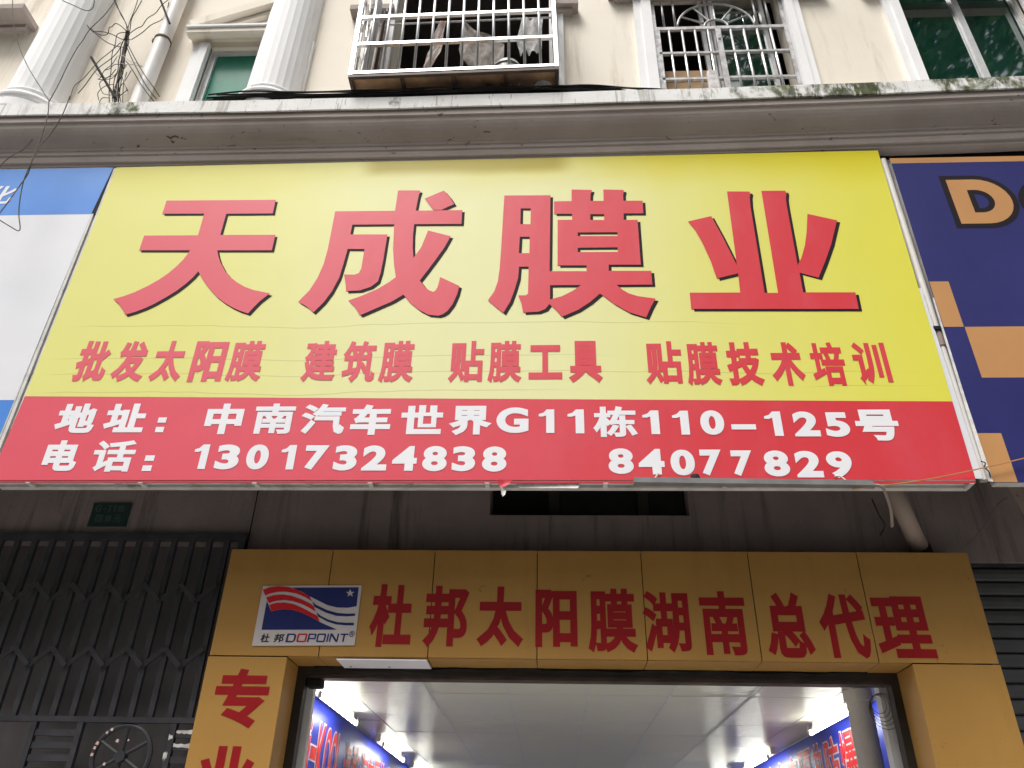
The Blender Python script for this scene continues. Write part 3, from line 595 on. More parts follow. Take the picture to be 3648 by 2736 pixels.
# hood with pediment over the left window
hd = [(-.60, 8.672), (-.625, 8.668), (-.64, 8.650), (-.665, 8.640), (-.675, 8.622), (-.715, 8.618), (-.74, 8.625), (-.745, 8.632), (-.745, 8.690), (-.60, 8.695)]
hood = MB().extrude_profile(hd, [-3.56, -2.68]).quad(*[(-3.56, y, z) for y, z in hd]).build('window_hood', m_cream, bld)
MB().box(-3.575, -2.68, -.765, -.60, 8.697, 8.722).build('hood_slab', m_white, hood)
def rake(x0, z0, x1, z1, w, y0, y1):
    d = Vector((x1 - x0, 0, z1 - z0)).normalized(); n = Vector((-d.z, 0, d.x)) * w
    a, b = Vector((x0, 0, z0)), Vector((x1, 0, z1))
    mb = MB()
    q = [a, b, b + n, a + n]
    for p in q: mb.v.append((p.x, y0, p.z))
    for p in q: mb.v.append((p.x, y1, p.z))
    mb.f += [(0, 1, 2, 3), (7, 6, 5, 4), (0, 4, 5, 1), (1, 5, 6, 2), (2, 6, 7, 3), (3, 7, 4, 0)]
    return mb
rake(-3.53, 8.724, -2.62, 9.15, .10, -.75, -.60).build('pediment_rake', m_cream, hood)
rake(-3.36, 8.724, -2.62, 9.07, .045, -.69, -.60).build('pediment_rake', m_cream, hood)
MB().poly([[(-3.25, 8.723), (-2.6, 8.723), (-2.6, 9.05)]], -.645, .06).build('pediment_panel', m_cream, hood)
for x0, x1, z in ((-1.98, -1.54, 8.98), (.04, .31, 8.98), (.62, 2.75, 9.19), (-6.6, -5.27, 8.93), (3.1, 5.0, 9.18)):
    MB().box(x0, x1, -.72 if z > 8.95 else -.86, YU + .0, z, z + .07).box(x0 + .06, x1 - .06, -.68, YU, z - .05, z - .001).build('window_hood', m_cornice, bld)

# low window above the shop
lw = MB().box(-.438, .02, .12, .16, 3.86, 3.875).box(-.005, .075, .10, .17, 3.876, 4.22).box(.076, 1.018, .11, .17, 3.86, 3.90).box(.66, .74, .10, .17, 3.901, 4.22).build('window', m_door, bld)
MB().box(.076, .66, .14, .146, 3.901, 4.22).build('pane', m_glass_dark, lw)
MB().box(.74, 1.018, .13, .136, 3.901, 4.22).build('pane', m_glass_dark, lw)
MB().box(-.6, 1.2, .31, .36, 3.6, 4.4).build('dark_backing', m_dark, bld)

# ================================================================== SHOP INTERIOR
XL, XR, ZC = -1.85, 2.43, 2.78
room_l = tag(MB().box(XL - .1, XL, .305, 7.0, .14, ZC + .1).build('shop_side_wall', m_iwall), 'white side wall inside the shop behind the royal blue banner reading Hi-KOOL', 'wall')
room_r = tag(MB().box(XR, XR + .1, .305, 7.0, .14, ZC + .1).build('shop_side_wall', m_iwall), 'white side wall inside the shop behind the banner with red Chinese characters and grey pipe', 'wall')
tag(MB().box(XL, XR, 7.0, 7.1, .14, ZC + .1).build('shop_back_wall', m_iwall), 'white rear wall at the far end of the shop', 'wall')
tag(MB().box(XL, XR, 0.0, 7.0, .134, .15).build('shop_floor', m_ifloor), kind='structure')
ceil = tag(MB().box(XL, XR, .305, 7.0, ZC + .012, ZC + .06).build('shop_ceiling', m_door), kind='structure')
tx = [XL + .002, -1.535, -.928, -.32, .29, .90, 1.512, 2.12, XR - .002]
ty = [.31, .93, 1.58, 2.24, 2.90, 3.56, 4.22, 4.88, 5.54, 6.20, 6.99]
for i in range(len(tx) - 1):
    for j in range(len(ty) - 1):
        t_ = random.uniform(-.0015, .0015)
        MB().box(tx[i] + .003, tx[i + 1] - .003, ty[j] + .003, ty[j + 1] - .003, ZC + t_, ZC + .010 + t_).build('ceiling_tile', m_tile, ceil)
for x in tx[1:-1]:
    MB().box(x - .008, x + .008, .31, 6.99, ZC - .004, ZC - .002).build('ceiling_rail', m_alu, ceil)

# door frame
df = thing('shop_door_frame', 'black metal frame round the open shop entrance', 'door frame', (.285, .1, .14))
MB().box(-1.733, -1.655, .075, .16, .14, 2.788).build('frame_post', m_door, df)
MB().box(2.225, 2.303, .075, .16, .14, 2.786).build('frame_post', m_door, df)
MB().box(-1.655, 2.225, .075, .16, 2.735, 2.787).build('frame_head', m_door, df)
MB().box(-1.655, 2.225, .10, .20, 2.716, 2.734).build('frame_rail', m_trayf, df)
MB().tube(smooth_path([(-1.6 + i * .16, .066 + .004 * math.sin(i * 1.9), 2.772 + .006 * math.sin(i * 2.3) + .005 * math.sin(i * .9)) for i in range(24)], 3), .014, 6).build('rubber_seal', m_black, df)
tag(MB().box(-1.732, -1.632, .24, .30, .15, 2.775).build('door_pier', m_iwall), 'white pier beside the black door frame next to the Hi-KOOL banner', 'pier')
tag(MB().box(2.195, 2.302, .22, .30, .15, 2.775).build('door_pier', m_iwall), 'white pier with loops of wire beside the black door frame', 'pier')
tag(MB().box(-1.652, -1.55, .10, .20, 2.66, 2.714).build('door_closer', m_black, bevel=.006), 'small black door closer box under the door head', 'door closer')
pp = thing('grey_pipe', 'fat grey pipe standing inside the shop in front of the blue banner', 'pipe', (2.19, .62, .15))
MB().lathe(2.19, .62, [(.085, .15), (.085, 2.70), (.10, 2.70), (.10, 2.775)], 28).build('pipe_body', m_column, pp, smooth=False)

def banner(x, sgn, y0, y1, label):
    b = thing('wall_banner', label, 'banner', (x, (y0 + y1) / 2, .9))
    xa, xb = sorted((x, x + sgn * .012))
    MB().box(xa, xb, y0, y1, .9, 2.765).build('banner_sheet', m_banner, b)
    return b
bl = banner(XL + .003, 1, .34, 6.4, 'royal blue banner with red letters reading Hi-KOOL under fluorescent tubes')
br = banner(XR - .003, -1, .34, 6.4, 'royal blue banner with red Chinese characters partly behind the grey pipe')
def banner_text(root, x, sgn, rev, items, z0, z1):
    # items: (char, y_start, y_end) with y measured into the shop
    for ch, a, b in items:
        for bold, m_, d, nm in ((.045, m_letter, .013, 'letter_outline'), (.016, m_bred, .0165, 'letter')):
            g = .014 if nm == 'letter_outline' else 0
            lo, hi = (a - g, b + g)
            def place(u, v, e, lo=lo, hi=hi, d=d):
                return (x + sgn * (d + e), u, v)
            if rev: put_char(ch, hi, lo, z0 - g, z1 + g, place, m_, root, bold, nm)
            else: put_char(ch, lo, hi, z0 - g, z1 + g, place, m_, root, bold, nm)
tl = [('H', .60, .90), ('i', .965, 1.055), ('-', 1.09, 1.26), ('K', 1.28, 1.50), ('O', 1.51, 1.71), ('O', 1.72, 1.92), ('L', 1.94, 2.06), ('海', 2.22, 2.50), ('酷', 2.55, 2.84), ('汽', 2.94, 3.22), ('车', 3.28, 3.54), ('隔', 3.60, 3.88), ('热', 3.94, 4.22), ('膜', 4.28, 4.56)]
for ch, a, b in tl:
    zz0, zz1 = (2.14, 2.61) if ch != '-' else (2.33, 2.42)
    banner_text(bl, XL + .003, 1, False, [(ch, a, b)], zz0, zz1)
tr = [('膜', 1.06, 1.42), ('爆', 1.50, 1.89), ('防', 1.94, 2.32), ('热', 2.38, 2.68), ('隔', 2.76, 3.16), ('高', 3.24, 3.6), ('车', 3.7, 4.05), ('汽', 4.15, 4.5)]
for ch, a, b in tr:
    banner_text(br, XR - .003, -1, True, [(ch, a, b)], 2.22, 2.67)

def tube_lamp(x, y0, y1, label):
    t = thing('tube_light', label, 'light', (x, (y0 + y1) / 2, ZC - .002), 'fluorescent tubes under the shop ceiling')
    s = -1 if x < 0 else 1
    MB().box(min(x, x + s * .05), max(x, x + s * .05), y0, y1, ZC - .072, ZC - .006).build('batten', m_pvc, t)
    MB().tube([(x - s * .03, y0 + .04, ZC - .10), (x - s * .03, y1 - .04, ZC - .10)], .015, 12).build('tube', m_tube, t)
    for y in (y0 + .012, y1 - .030):
        MB().box(x - s * .03 - .012, x - s * .03 + .012, y, y + .018, ZC - .118, ZC - .073).build('lamp_holder', m_pvc, t)
    MB().tube(smooth_path([(x, y1, ZC - .05), (x - s * .03, y1 + .06, ZC - .09), (x - s * .01, y1 + .1, ZC - .03)], 4), .006, 5).build('lead', m_pvc, t)
for k, (y0, y1) in enumerate(((.50, 1.80), (3.06, 4.36), (5.3, 6.6))):
    tube_lamp(-1.69, y0, y1, ['lit fluorescent tube above the Hi-KOOL letters just inside the entrance', 'lit fluorescent tube above the blue Hi-KOOL banner, second from the entrance', 'lit fluorescent tube above the blue Hi-KOOL banner, deepest in the shop'][k])
for k, (y0, y1) in enumerate(((.74, 1.96), (3.5, 4.8), (5.6, 6.8))):
    tube_lamp(2.24, y0, y1, ['lit fluorescent tube just behind the fat grey pipe', 'lit fluorescent tube beyond the one by the grey pipe, second from the entrance', 'lit fluorescent tube above the banner of Chinese characters, deepest in the shop'][k])
cc = thing('wire_coil', 'loose loops of thin wire hanging at the corner of the door head', 'wire', (2.17, .19, 2.62))
for k in range(5):
    rr = .05 + .012 * k
    MB().tube([(2.165 + rr * math.cos(a) + .006 * k, .195 - .004 * k, 2.655 - rr * .9 + rr * 1.15 * math.sin(a)) for a in [i * math.pi / 9 + k * .3 for i in range(19)]], .0022, 5).build('wire', m_wire2, cc)

# ================================================================== SHOP PORTAL (orange cladding)
po = thing('shop_portal', 'orange-yellow panel cladding framing the shop entrance, with dark red Chinese lettering', 'shopfront', (.285, -.1, .13))
MB().box(-2.225, 2.80, -.19, -.012, 2.80, 3.505).build('backing', m_joint, po)
px = [-2.232, -1.508, -.793, -.085, .623, 1.345, 2.073, 2.812]
ZB, ZT = 2.787, 3.513
for i in range(7):
    a, b = px[i] + .003, px[i + 1] - .003
    lo, hi = a, b
    mb = MB()
    mb.box(a, b, -.200, -.191, ZB + .004, ZT)
    # folded return under the lintel, stopping at the columns
    a2 = max(a, -1.712); b2 = min(b, 2.276)
    mb.box(a2, b2, -.1905, .074, ZB - .002, ZB + .008)
    mb.build('cladding_panel', m_fasc, po, bevel=.0012)
MB().box(-2.232, 2.812, -.191, -.010, ZT - .012, ZT - .002).build('top_trim', m_fasc, po)
for a, b, inner in ((-2.236, -1.713, -1.713), (2.278, 2.815, 2.278)):
    c = MB().box(a, b, -.200, -.190, .135, ZB - .004)
    if inner == b: c.box(b - .010, b, -.1895, .074, .135, ZB - .006)
    else: c.box(a, a + .010, -.1895, .074, .135, ZB - .006)
    c.build('column_panel', m_fasc, po, bevel=.0015)
    oz = a if inner == b else b - .01
    MB().box(oz, oz + .01, -.1895, -.012, .135, ZB - .006).build('column_side', m_fasc, po)
for ch, u0, u1, v0, v1 in FASC:
    put_char(ch, u0, u1, v0, v1, on_y(YF - .0015), m_fred, po, .030 if ch in '膜湖理南' else .038)
# loose white plate below the lintel
pl = thing('soffit_plate', 'white metal plate screwed under the orange lintel', 'plate', (-1.09, -.08, 2.78))
MB().box(-1.385, -.795, -.205, .035, 2.768, 2.776).build('plate', m_letter, pl, bevel=.001)
for sx in (-1.33, -1.07):
    MB().tube([(sx, -.02, 2.767), (sx, -.02, 2.764)], .007, 10).build('screw', m_rust, pl)

# company sticker board
lgo = thing('logo_board', 'white board with navy and red flag emblem on the orange cladding', 'sign', (sum(p[0] for p in LOGO['board']) / 4, YF, LOGO['board'][2][1]))
MB().poly([LOGO['board'][::-1]], YF - .006, .004).build('board', m_lwhite, lgo)
for p in LOGO['blue']: MB().poly([p], YF - .0072).build('navy_shape', m_lblue, lgo)
for p in LOGO['red']: MB().poly([p], YF - .0084).build('red_stripe', m_lred, lgo)
MB().poly([LOGO['star']], YF - .0090).build('star', m_lwhite, lgo)
for i, (ch, u0, u1, v0, v1) in enumerate(LOGO['text']):
    sl = .12 * (v1 - v0)
    if ch in 'DOPNT': ch = '□' + ch
    put_char(ch, u0, u1, v0, v1, (lambda u, v, d, v0=v0: (u + .10 * (v - v0), YF - .0072 - d, v)), m_lred if i == 3 else (m_lblack if i < 2 else m_lblue), lgo, .03 if i != 9 else .004, 'letter', .0006)

# ================================================================== MAIN SIGN
ms = thing('shop_sign', 'large faded yellow and red vinyl sign with four big red Chinese characters', 'sign', (-0.5182, -0.75, 3.7927))
# vinyl sheets (corners follow the slightly uneven frame)
def sheet(corners, y, m_, name, parent, nx=24, nz=8, back=.03):
    (xa, za), (xb, zb), (xc, zc), (xd, zd) = corners   # bl, br, tr, tl
    mb = MB()
    for j in range(nz + 1):
        for i in range(nx + 1):
            s, t = i / nx, j / nz
            x = (xa * (1 - s) + xb * s) * (1 - t) + (xd * (1 - s) + xc * s) * t
            z = (za * (1 - s) + zb * s) * (1 - t) + (zd * (1 - s) + zc * s) * t
            mb.v.append((x, y, z))
    for j in range(nz):
        for i in range(nx):
            b = j * (nx + 1) + i
            mb.f.append((b, b + 1, b + nx + 2, b + nx + 1))
    return mb.build(name, m_, parent)
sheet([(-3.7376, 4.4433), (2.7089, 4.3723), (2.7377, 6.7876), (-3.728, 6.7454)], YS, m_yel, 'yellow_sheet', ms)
sheet([(-3.7549, 3.7879), (2.7022, 3.7975), (2.7089, 4.3713), (-3.7376, 4.4423)], YS, m_redb, 'red_band', ms)
MB().box(-3.7472, 2.7003, -0.748, -0.675, 3.7917, 6.7386).build('sign_box', m_sframe, ms)
MB().box(-3.7424, 2.6965, -0.66, -0.615, 3.778, 3.7994).build('bottom_rail', m_sframe, ms)
for x in [-3.5 + .77 * i for i in range(9)]:
    MB().box(x, x + .03, -.746, -.66, 3.770, 3.790).build('cross_tie', m_sframe, ms)
MB().box(-3.7472, 2.7003, -0.7465, -0.735, 3.7764, 3.7912).build('folded_hem', m_redb, ms)
MB().poly([[(2.7032, 3.8071), (2.7521, 3.8071), (2.7416, 5.3424), (2.7118, 5.3424)]], -.745, .002).build('white_edge_strip', m_swhite, ms)
for k, loops in enumerate(BIG):
    MB().poly([[(x + .021, z - .021) for x, z in l] for l in loops], YS - .0015).build('letter_shadow', m_shadow, ms)
    MB().poly(loops, YS - .0035 - (.0004 if k == 2 else 0)).build('character', m_redl, ms)
for ch, u0, u1, v0, v1 in LINE2:
    put_char(ch, u0, u1, v0, v1, on_y(YS - .002), m_redl, ms, .033 if ch in '膜筑建培贴训' else .042)
for ch, u0, u1, v0, v1 in [q for c in LINE34 for q in ([c] if c[0] != '：' else [('▪', c[1], c[2], c[3], c[3] + (c[4] - c[3]) * .36), ('▪', c[1], c[2], c[4] - (c[4] - c[3]) * .36, c[4])])]:
    put_char(ch, u0, u1, v0, v1, on_y(YS - .002), m_letter, ms, .034 if ch in '栋南汽话' else .046 if ord(ch) > 255 else .048)
# torn hem
def scrap(pts, y, m_, name='torn_flap', curl=.03, parent=ms):
    n = len(pts) // 2
    mb = MB()
    for i, (a, b) in enumerate(zip(pts[:n], pts[:n - 1:-1])):
        for k in range(4):
            t = k / 3
            mb.v.append((a[0] + (b[0] - a[0]) * t, y + curl * math.sin(i * .9 + t * 2) * (i / n), a[1] + (b[1] - a[1]) * t))
    for i in range(n - 1):
        for k in range(3):
            mb.f.append((i * 4 + k, i * 4 + k + 1, i * 4 + k + 5, i * 4 + k + 4))
    return mb.build(name, m_, parent, smooth=True)
scrap([(-0.3378, 3.7927), (-0.3311, 3.7687), (-0.3215, 3.7447), (-0.3119, 3.7399), (-0.2735, 3.7418), (-0.2639, 3.7591), (-0.2514, 3.7735), (-0.2399, 3.7927)], -.753, m_redb)
scrap([(-0.3186, 3.7428), (-0.3128, 3.7207), (-0.309, 3.6967), (-0.2994, 3.6775), (-0.284, 3.6756), (-0.2812, 3.6967), (-0.2773, 3.7207), (-0.2754, 3.7428)], -.755, m_flap)
scrap([(-0.2303, 3.7927), (-0.2111, 3.7706), (-0.2063, 3.7514), (-0.1919, 3.7457), (0.1823, 3.738), (0.1919, 3.7514), (0.1919, 3.7706), (0.2015, 3.7927)], -.735, m_flap, curl=.01)
for x, s_ in ((-2.92, .05), (-2.42, .035), (-1.62, .04), (-1.18, .03), (-.95, .03), (-2.05, .02)):
    scrap([(x, 3.793), (x + .01, 3.778), (x + .02, 3.793 - s_ * .8), (x + .03, 3.793 - s_), (x + .035, 3.793 - s_), (x + .05, 3.78), (x + .06, 3.786), (x + .07, 3.793)], -.70, m_sframe, curl=.02)

# ---- neighbouring signs
ls = thing('neighbour_sign', 'blue and white vinyl sign beside the left edge of the yellow sign', 'sign', (-5.2778, -0.75, 3.7879))
MB().box(-6.9091, -3.7952, -0.749, -0.675, 3.7879, 6.7482).build('sign_box', m_sframe, ls)
MB().poly([[(-6.9091, 6.2061), (-3.7856, 6.2013), (-3.7539, 6.7454), (-6.9091, 6.7482)]], YS, .0).build('blue_band', m_sblue, ls)
MB().poly([[(-6.9091, 4.4164), (-3.8029, 4.4126), (-3.7856, 6.2003), (-6.9091, 6.2051)]], YS, .0).build('white_sheet', m_swhite, ls)
MB().poly([[(-6.9091, 3.7879), (-3.8115, 3.7879), (-3.8029, 4.4116), (-6.9091, 4.4155)]], YS, .0).build('blue_band', m_sblue, ls)
MB().box(-3.7904, -3.7664, -0.749, -0.7, 3.8071, 6.2061).build('edge_profile', m_sframe, ls)
put_char('化', HUA[1], HUA[2], HUA[3], HUA[4], lambda u, v, d: (u + .16 * (v - HUA[3]), YS - .002 - d, v), m_letter, ls, .022)
MB().box(-3.7875, -3.7482, -0.748, -0.7, 6.2041, 6.7454).build('black_edge', m_black, ls)

rs = thing('neighbour_sign', 'navy vinyl sign with tan checks and a tan letter D outlined in black', 'sign', (4.1263, -0.75, 3.7783))
MB().box(2.8308, 6.2374, -0.749, -0.675, 3.7802, 6.6859).build('sign_box', m_sframe, rs)
MB().poly([[(2.7943, 3.7764), (6.2374, 3.7783), (6.2374, 6.6331), (2.8135, 6.6321)]], YS, 0).build('navy_sheet', m_navy, rs)
MB().poly([[(2.8135, 6.6331), (6.2374, 6.634), (6.2374, 6.6955), (2.8116, 6.6926)]], YS, 0).build('tan_strip', m_tan, rs)
for a, b, c, d in ((2.810, 2.949, 4.986, 5.397), (2.954, 3.934, 4.559, 4.985), (2.800, 2.956, 3.780, 4.130), (3.742, 4.222, 4.986, 5.397), (3.954, 4.798, 4.133, 4.558)):
    MB().poly([[(a, c), (b, c), (b, d), (a, d)]], YS - .001, 0).build('tan_check', m_tan, rs)
def big_d(x0, x1, z0, z1, g, y, m_, name):
    def outline(x0, x1, z0, z1, sk, n=14):
        h = (z1 - z0) / 2; cz = (z0 + z1) / 2; r = min(h, (x1 - x0) * .8)
        L_ = [(x0, z0)] + [(x1 - r + r * math.sin(a), cz - h * math.cos(a)) for a in [math.pi * i / n for i in range(n + 1)]] + [(x0, z1)]
        return L_
    o = outline(x0 - g, x1 + g, z0 - g, z1 + g, 0)
    w = (x1 - x0) * .30
    i_ = outline(x0 + w + g, x1 - w - g, z0 + w * .85 + g, z1 - w * .85 - g, 0)
    MB().poly([o, i_], y).build(name, m_, rs)
da, db, dc, dd = DBOX[1], DBOX[2], DBOX[3], DBOX[4]
big_d(da, db, dc, dd, .045, YS - .0012, m_shadow, 'letter_outline')
big_d(da, db, dc, dd, 0, YS - .0024, m_tan, 'letter')
def big_o(cx, cz, ra, rb, m_, name, y):
    ring = lambda r: [(cx + r * 1.05 * math.cos(a), cz + r * .92 * math.sin(a)) for a in [i * math.pi / 18 for i in range(36)]]
    MB().poly([ring(ra), ring(rb)], y).build(name, m_, rs)
oc = (dc + dd) / 2 - .02
big_o(db + .36, oc, .295, .055, m_shadow, 'letter_outline', YS - .0010)
big_o(db + .36, oc, .25, .10, m_tan, 'letter', YS - .0022)
scrap([(2.7943, 5.2465), (2.7876, 4.8626), (2.7828, 4.3828), (2.778, 3.7879), (2.8001, 3.7764), (2.7982, 4.3828), (2.8039, 4.8626), (2.8068, 5.2465)], -.752, m_flap, 'curled_edge', .012, rs)

# post between the signs
pt = thing('sign_gap_pipe', 'dirty pale pipe in the gap between the yellow and navy signs', 'pipe', (2.7684, -0.66, 3.8071))
MB().lathe(2.776, -.708, [(0.0269, 3.8071), (0.0269, 6.7146)], 16).build('pipe_body', m_pvc, pt, smooth=True)
MB().lathe(2.776, -.708, [(0.0345, 4.8434), (0.0345, 4.9586)], 16).build('coupling', m_pvcd, pt)
MB().box(2.7396, 2.8116, -0.75, -0.7, 4.9682, 4.997).build('bracket', m_black, pt)
MB().tube(smooth_path([(2.7636, -0.76, 3.9222), (2.7828, -0.77, 3.903), (2.7684, -0.77, 3.8742), (2.7876, -0.77, 3.8455), (2.7924, -0.76, 3.8071)], 4), .004, 5).build('hook_wire', m_wire, pt)

# lamp batten hanging along the hem
lb = thing('lamp_batten', 'thin grey lamp batten hanging along the right half of the yellow sign hem', 'lamp', (1.2859, -0.8, 3.7303))
bt = MB()
bt.v = [(0.5374, -0.83, 3.7418), (2.0439, -0.83, 3.7226), (2.0439, -0.775, 3.7226), (0.5374, -0.775, 3.7418), (0.5374, -0.83, 3.7764), (2.0152, -0.83, 3.7572), (2.0152, -0.775, 3.7572), (0.5374, -0.775, 3.7764)]
bt.f = [(0, 3, 2, 1), (4, 5, 6, 7), (0, 1, 5, 4), (1, 2, 6, 5), (2, 3, 7, 6), (3, 0, 4, 7)]
bt.build('batten', m_lamp, lb)
MB().tube([(0.547, -0.805, 3.7802), (2.0056, -0.805, 3.761)], .006, 6).build('bright_edge', m_steel, lb)
MB().tube(smooth_path([(2.0152, -0.8, 3.7399), (2.0823, -0.8, 3.7255), (2.1207, -0.75, 3.6919), (2.1591, -0.68, 3.6152), (2.1783, -0.6, 3.5384)], 5), .010, 6).build('lead', m_pvcd, lb)
MB().tube(smooth_path([(0.6717, -0.8, 3.7783), (0.7005, -0.78, 3.8263), (0.7053, -0.756, 3.8359)], 4), .005, 5).build('tie_wire', m_wirew, lb)
MB().tube(smooth_path([(1.8808, -0.8, 3.7591), (1.852, -0.775, 3.8071), (1.8232, -0.756, 3.8167)], 4), .005, 5).build('tie_wire', m_wirew, lb)
MB().lathe(.931, -.80, [(0., 3.8119), (0.0269, 3.8023), (0.0326, 3.7764)], 12).build('grommet', m_black, lb)

# drain stub
dp = thing('drain_pipe', 'dirty plastic drain pipe sloping from behind the sign to the orange lintel', 'pipe', (2.5, -.1, 3.55))
MB().tube([(2.34, -.36, 3.98), (2.575, -.06, 3.56)], .062, 16).build('pipe_body', m_pvcd, dp, smooth=True)
MB().tube([(2.560, -.080, 3.588), (2.595, -.04, 3.53)], .072, 16).build('pipe_collar', m_black, dp)
MB().tube(smooth_path([(2.22, -.30, 3.86), (2.26, -.26, 3.76), (2.30, -.22, 3.70), (2.27, -.18, 3.64)], 4), .006, 5).build('lead', m_wire, dp)

# angle-iron bracket on the right
ab = thing('steel_bracket', 'perforated pale steel angle bracket hanging below the navy sign', 'bracket', (3.14, -.4, 3.66))
MB().poly([[(3.10, 3.92), (3.22, 3.92), (3.22, 3.66), (3.155, 3.66)], [(3.13, 3.86), (3.15, 3.85), (3.155, 3.83), (3.14, 3.835)], [(3.17, 3.79), (3.185, 3.785), (3.185, 3.765), (3.17, 3.77)], [(3.185, 3.71), (3.20, 3.71), (3.20, 3.69), (3.185, 3.69)]], -.40, .006).build('plate', m_pvcd, ab)
MB().box(3.22, 3.60, -.46, -.40, 3.86, 3.92).build('arm', m_sframe, ab)
tag(MB().tube(smooth_path([(2.78, -.21, 3.535), (2.86, -.25, 3.60), (2.96, -.30, 3.70), (3.03, -.34, 3.80), (3.10, -.36, 3.85)], 5), .004, 5).build('thin_cable', m_wire2), 'thin grey cable sagging from the steel bracket to the orange cladding', 'cable')
tag(MB().tube(smooth_path([(1.9, -.80, 3.71), (2.35, -.79, 3.775), (2.78, -.785, 3.87), (3.3, -.78, 4.0), (4.6, -.78, 4.30), (6.3, -.76, 4.62)], 5), .0045, 5).build('thin_cable', m_tan), 'thin tan cord crossing the lower corner where yellow and navy signs meet', 'cable')

# house number plaque
hp = thing('number_plaque', 'small dark green building number plaque on the grey wall above the folding gate', 'plaque', (-3.3, -.006, 3.753))
MB().box(-3.448, -3.152, -.012, -.001, 3.753, 3.943).build('plate', m_plaque, hp, bevel=.003)
for i, (ch, a, b) in enumerate((('G', -3.42, -3.375), ('-', -3.36, -3.335), ('1', -3.325, -3.305), ('1', -3.285, -3.265), ('栋', -3.25, -3.19))):
    put_char(ch, a, b, 3.868 if ch != '-' else 3.888, 3.925 if ch != '-' else 3.896, on_y(-.0125), m_plaquet, hp, .02)
for i, (ch, a, b) in enumerate((('四', -3.40, -3.345), ('单', -3.33, -3.275), ('元', -3.26, -3.205))):
    put_char(ch, a, b, 3.785, 3.845, on_y(-.0125), m_plaquet, hp, .02)

# ================================================================== FOLDING GATE
fg = thing('folding_gate', 'black metal lattice gate across the dark entrance beside the orange cladding', 'gate', (-3.9, -.03, .14))
MB().box(-6.5, -2.205, -.045, .0, 3.640, 3.690).build('top_rail', m_gate, fg)
MB().box(-2.262, -2.212, -.040, -.002, .15, 3.639).build('frame_post', m_gate, fg)
tag(MB().box(-9, -2.25, .16, .18, .14, 3.7).build('sheet_door', m_gateb), 'dull grey sheet metal door behind the folding gate', 'door')
sp = .131
gx = [-2.345 - sp * i for i in range(30)]
b0 = MB().box(-.019, .019, -.042, -.012, 2.43, 3.639).build('bar', m_gate, fg)
b0.location = Vector((gx[0], 0, 0)) - Vector((fg.location.x, fg.location.y, fg.location.z)) + Vector(fg.location)
b0.location = Vector((gx[0], 0, 0))
for x in gx[1:]:
    copy_at(b0, x - gx[0])
def strap(x0, z0, x1, z1, y, w=.017):
    d = Vector((x1 - x0, 0, z1 - z0)).normalized(); n = Vector((-d.z, 0, d.x)) * w
    mb = MB()
    q = [Vector((x0, 0, z0)) - n, Vector((x1, 0, z1)) - n, Vector((x1, 0, z1)) + n, Vector((x0, 0, z0)) + n]
    for yy in (y - .005, y + .005):
        for p in q: mb.v.append((p.x, yy, p.z))
    mb.f = [(0, 1, 2, 3), (7, 6, 5, 4), (0, 4, 5, 1), (1, 5, 6, 2), (2, 6, 7, 3), (3, 7, 4, 0)]
    return mb
for zc in (3.245, 2.805):
    ref = {}
    for i in range(len(gx) - 1):
        up = i % 2 == 0
        key = up
        if key not in ref:
            o = strap(gx[i], zc + (.06 if up else -.06), gx[i + 1], zc + (-.06 if up else .06), -.050 if up else -.061).build('lattice_strap', m_gate, fg)
            ref[key] = (o, gx[i])
        else:
            copy_at(ref[key][0], gx[i] - ref[key][1])
MB().box(-6.5, -2.262, -.050, -.006, 2.395, 2.429).build('middle_rail', m_gate, fg)
# wheel ornament and slats below the rail
wx, wz, wr_ = -2.735, 2.195, .185
MB().tube([(wx + wr_ * math.cos(a), -.03, wz + wr_ * math.sin(a)) for a in [i * math.pi / 16 for i in range(33)]], .016, 6).build('wheel_ring', m_gate, fg)
for k in range(6):
    a = math.pi / 2 + k * math.pi / 3
    MB().tube([(wx + .02 * math.cos(a), -.03, wz + .02 * math.sin(a)), (wx + wr_ * math.cos(a), -.03, wz + wr_ * math.sin(a))], .012, 6).build('wheel_spoke', m_gate, fg)
MB().tube([(wx, -.055, wz), (wx, -.01, wz)], .035, 12).build('wheel_hub', m_gate, fg)
for x in (-3.05, -2.43, -3.36, -3.9):
    MB().box(x - .018, x + .018, -.048, -.012, .2, 2.394).build('bar', m_gate, fg)
for j in range(8):
    z = 2.33 - j * .075
    MB().box(-3.34, -3.07, -.040, -.014, z - .02, z + .02).build('slat', m_gate, fg)
    MB().box(-2.41, -2.263, -.040, -.014, z - .02, z + .02).build('slat', m_gate, fg)
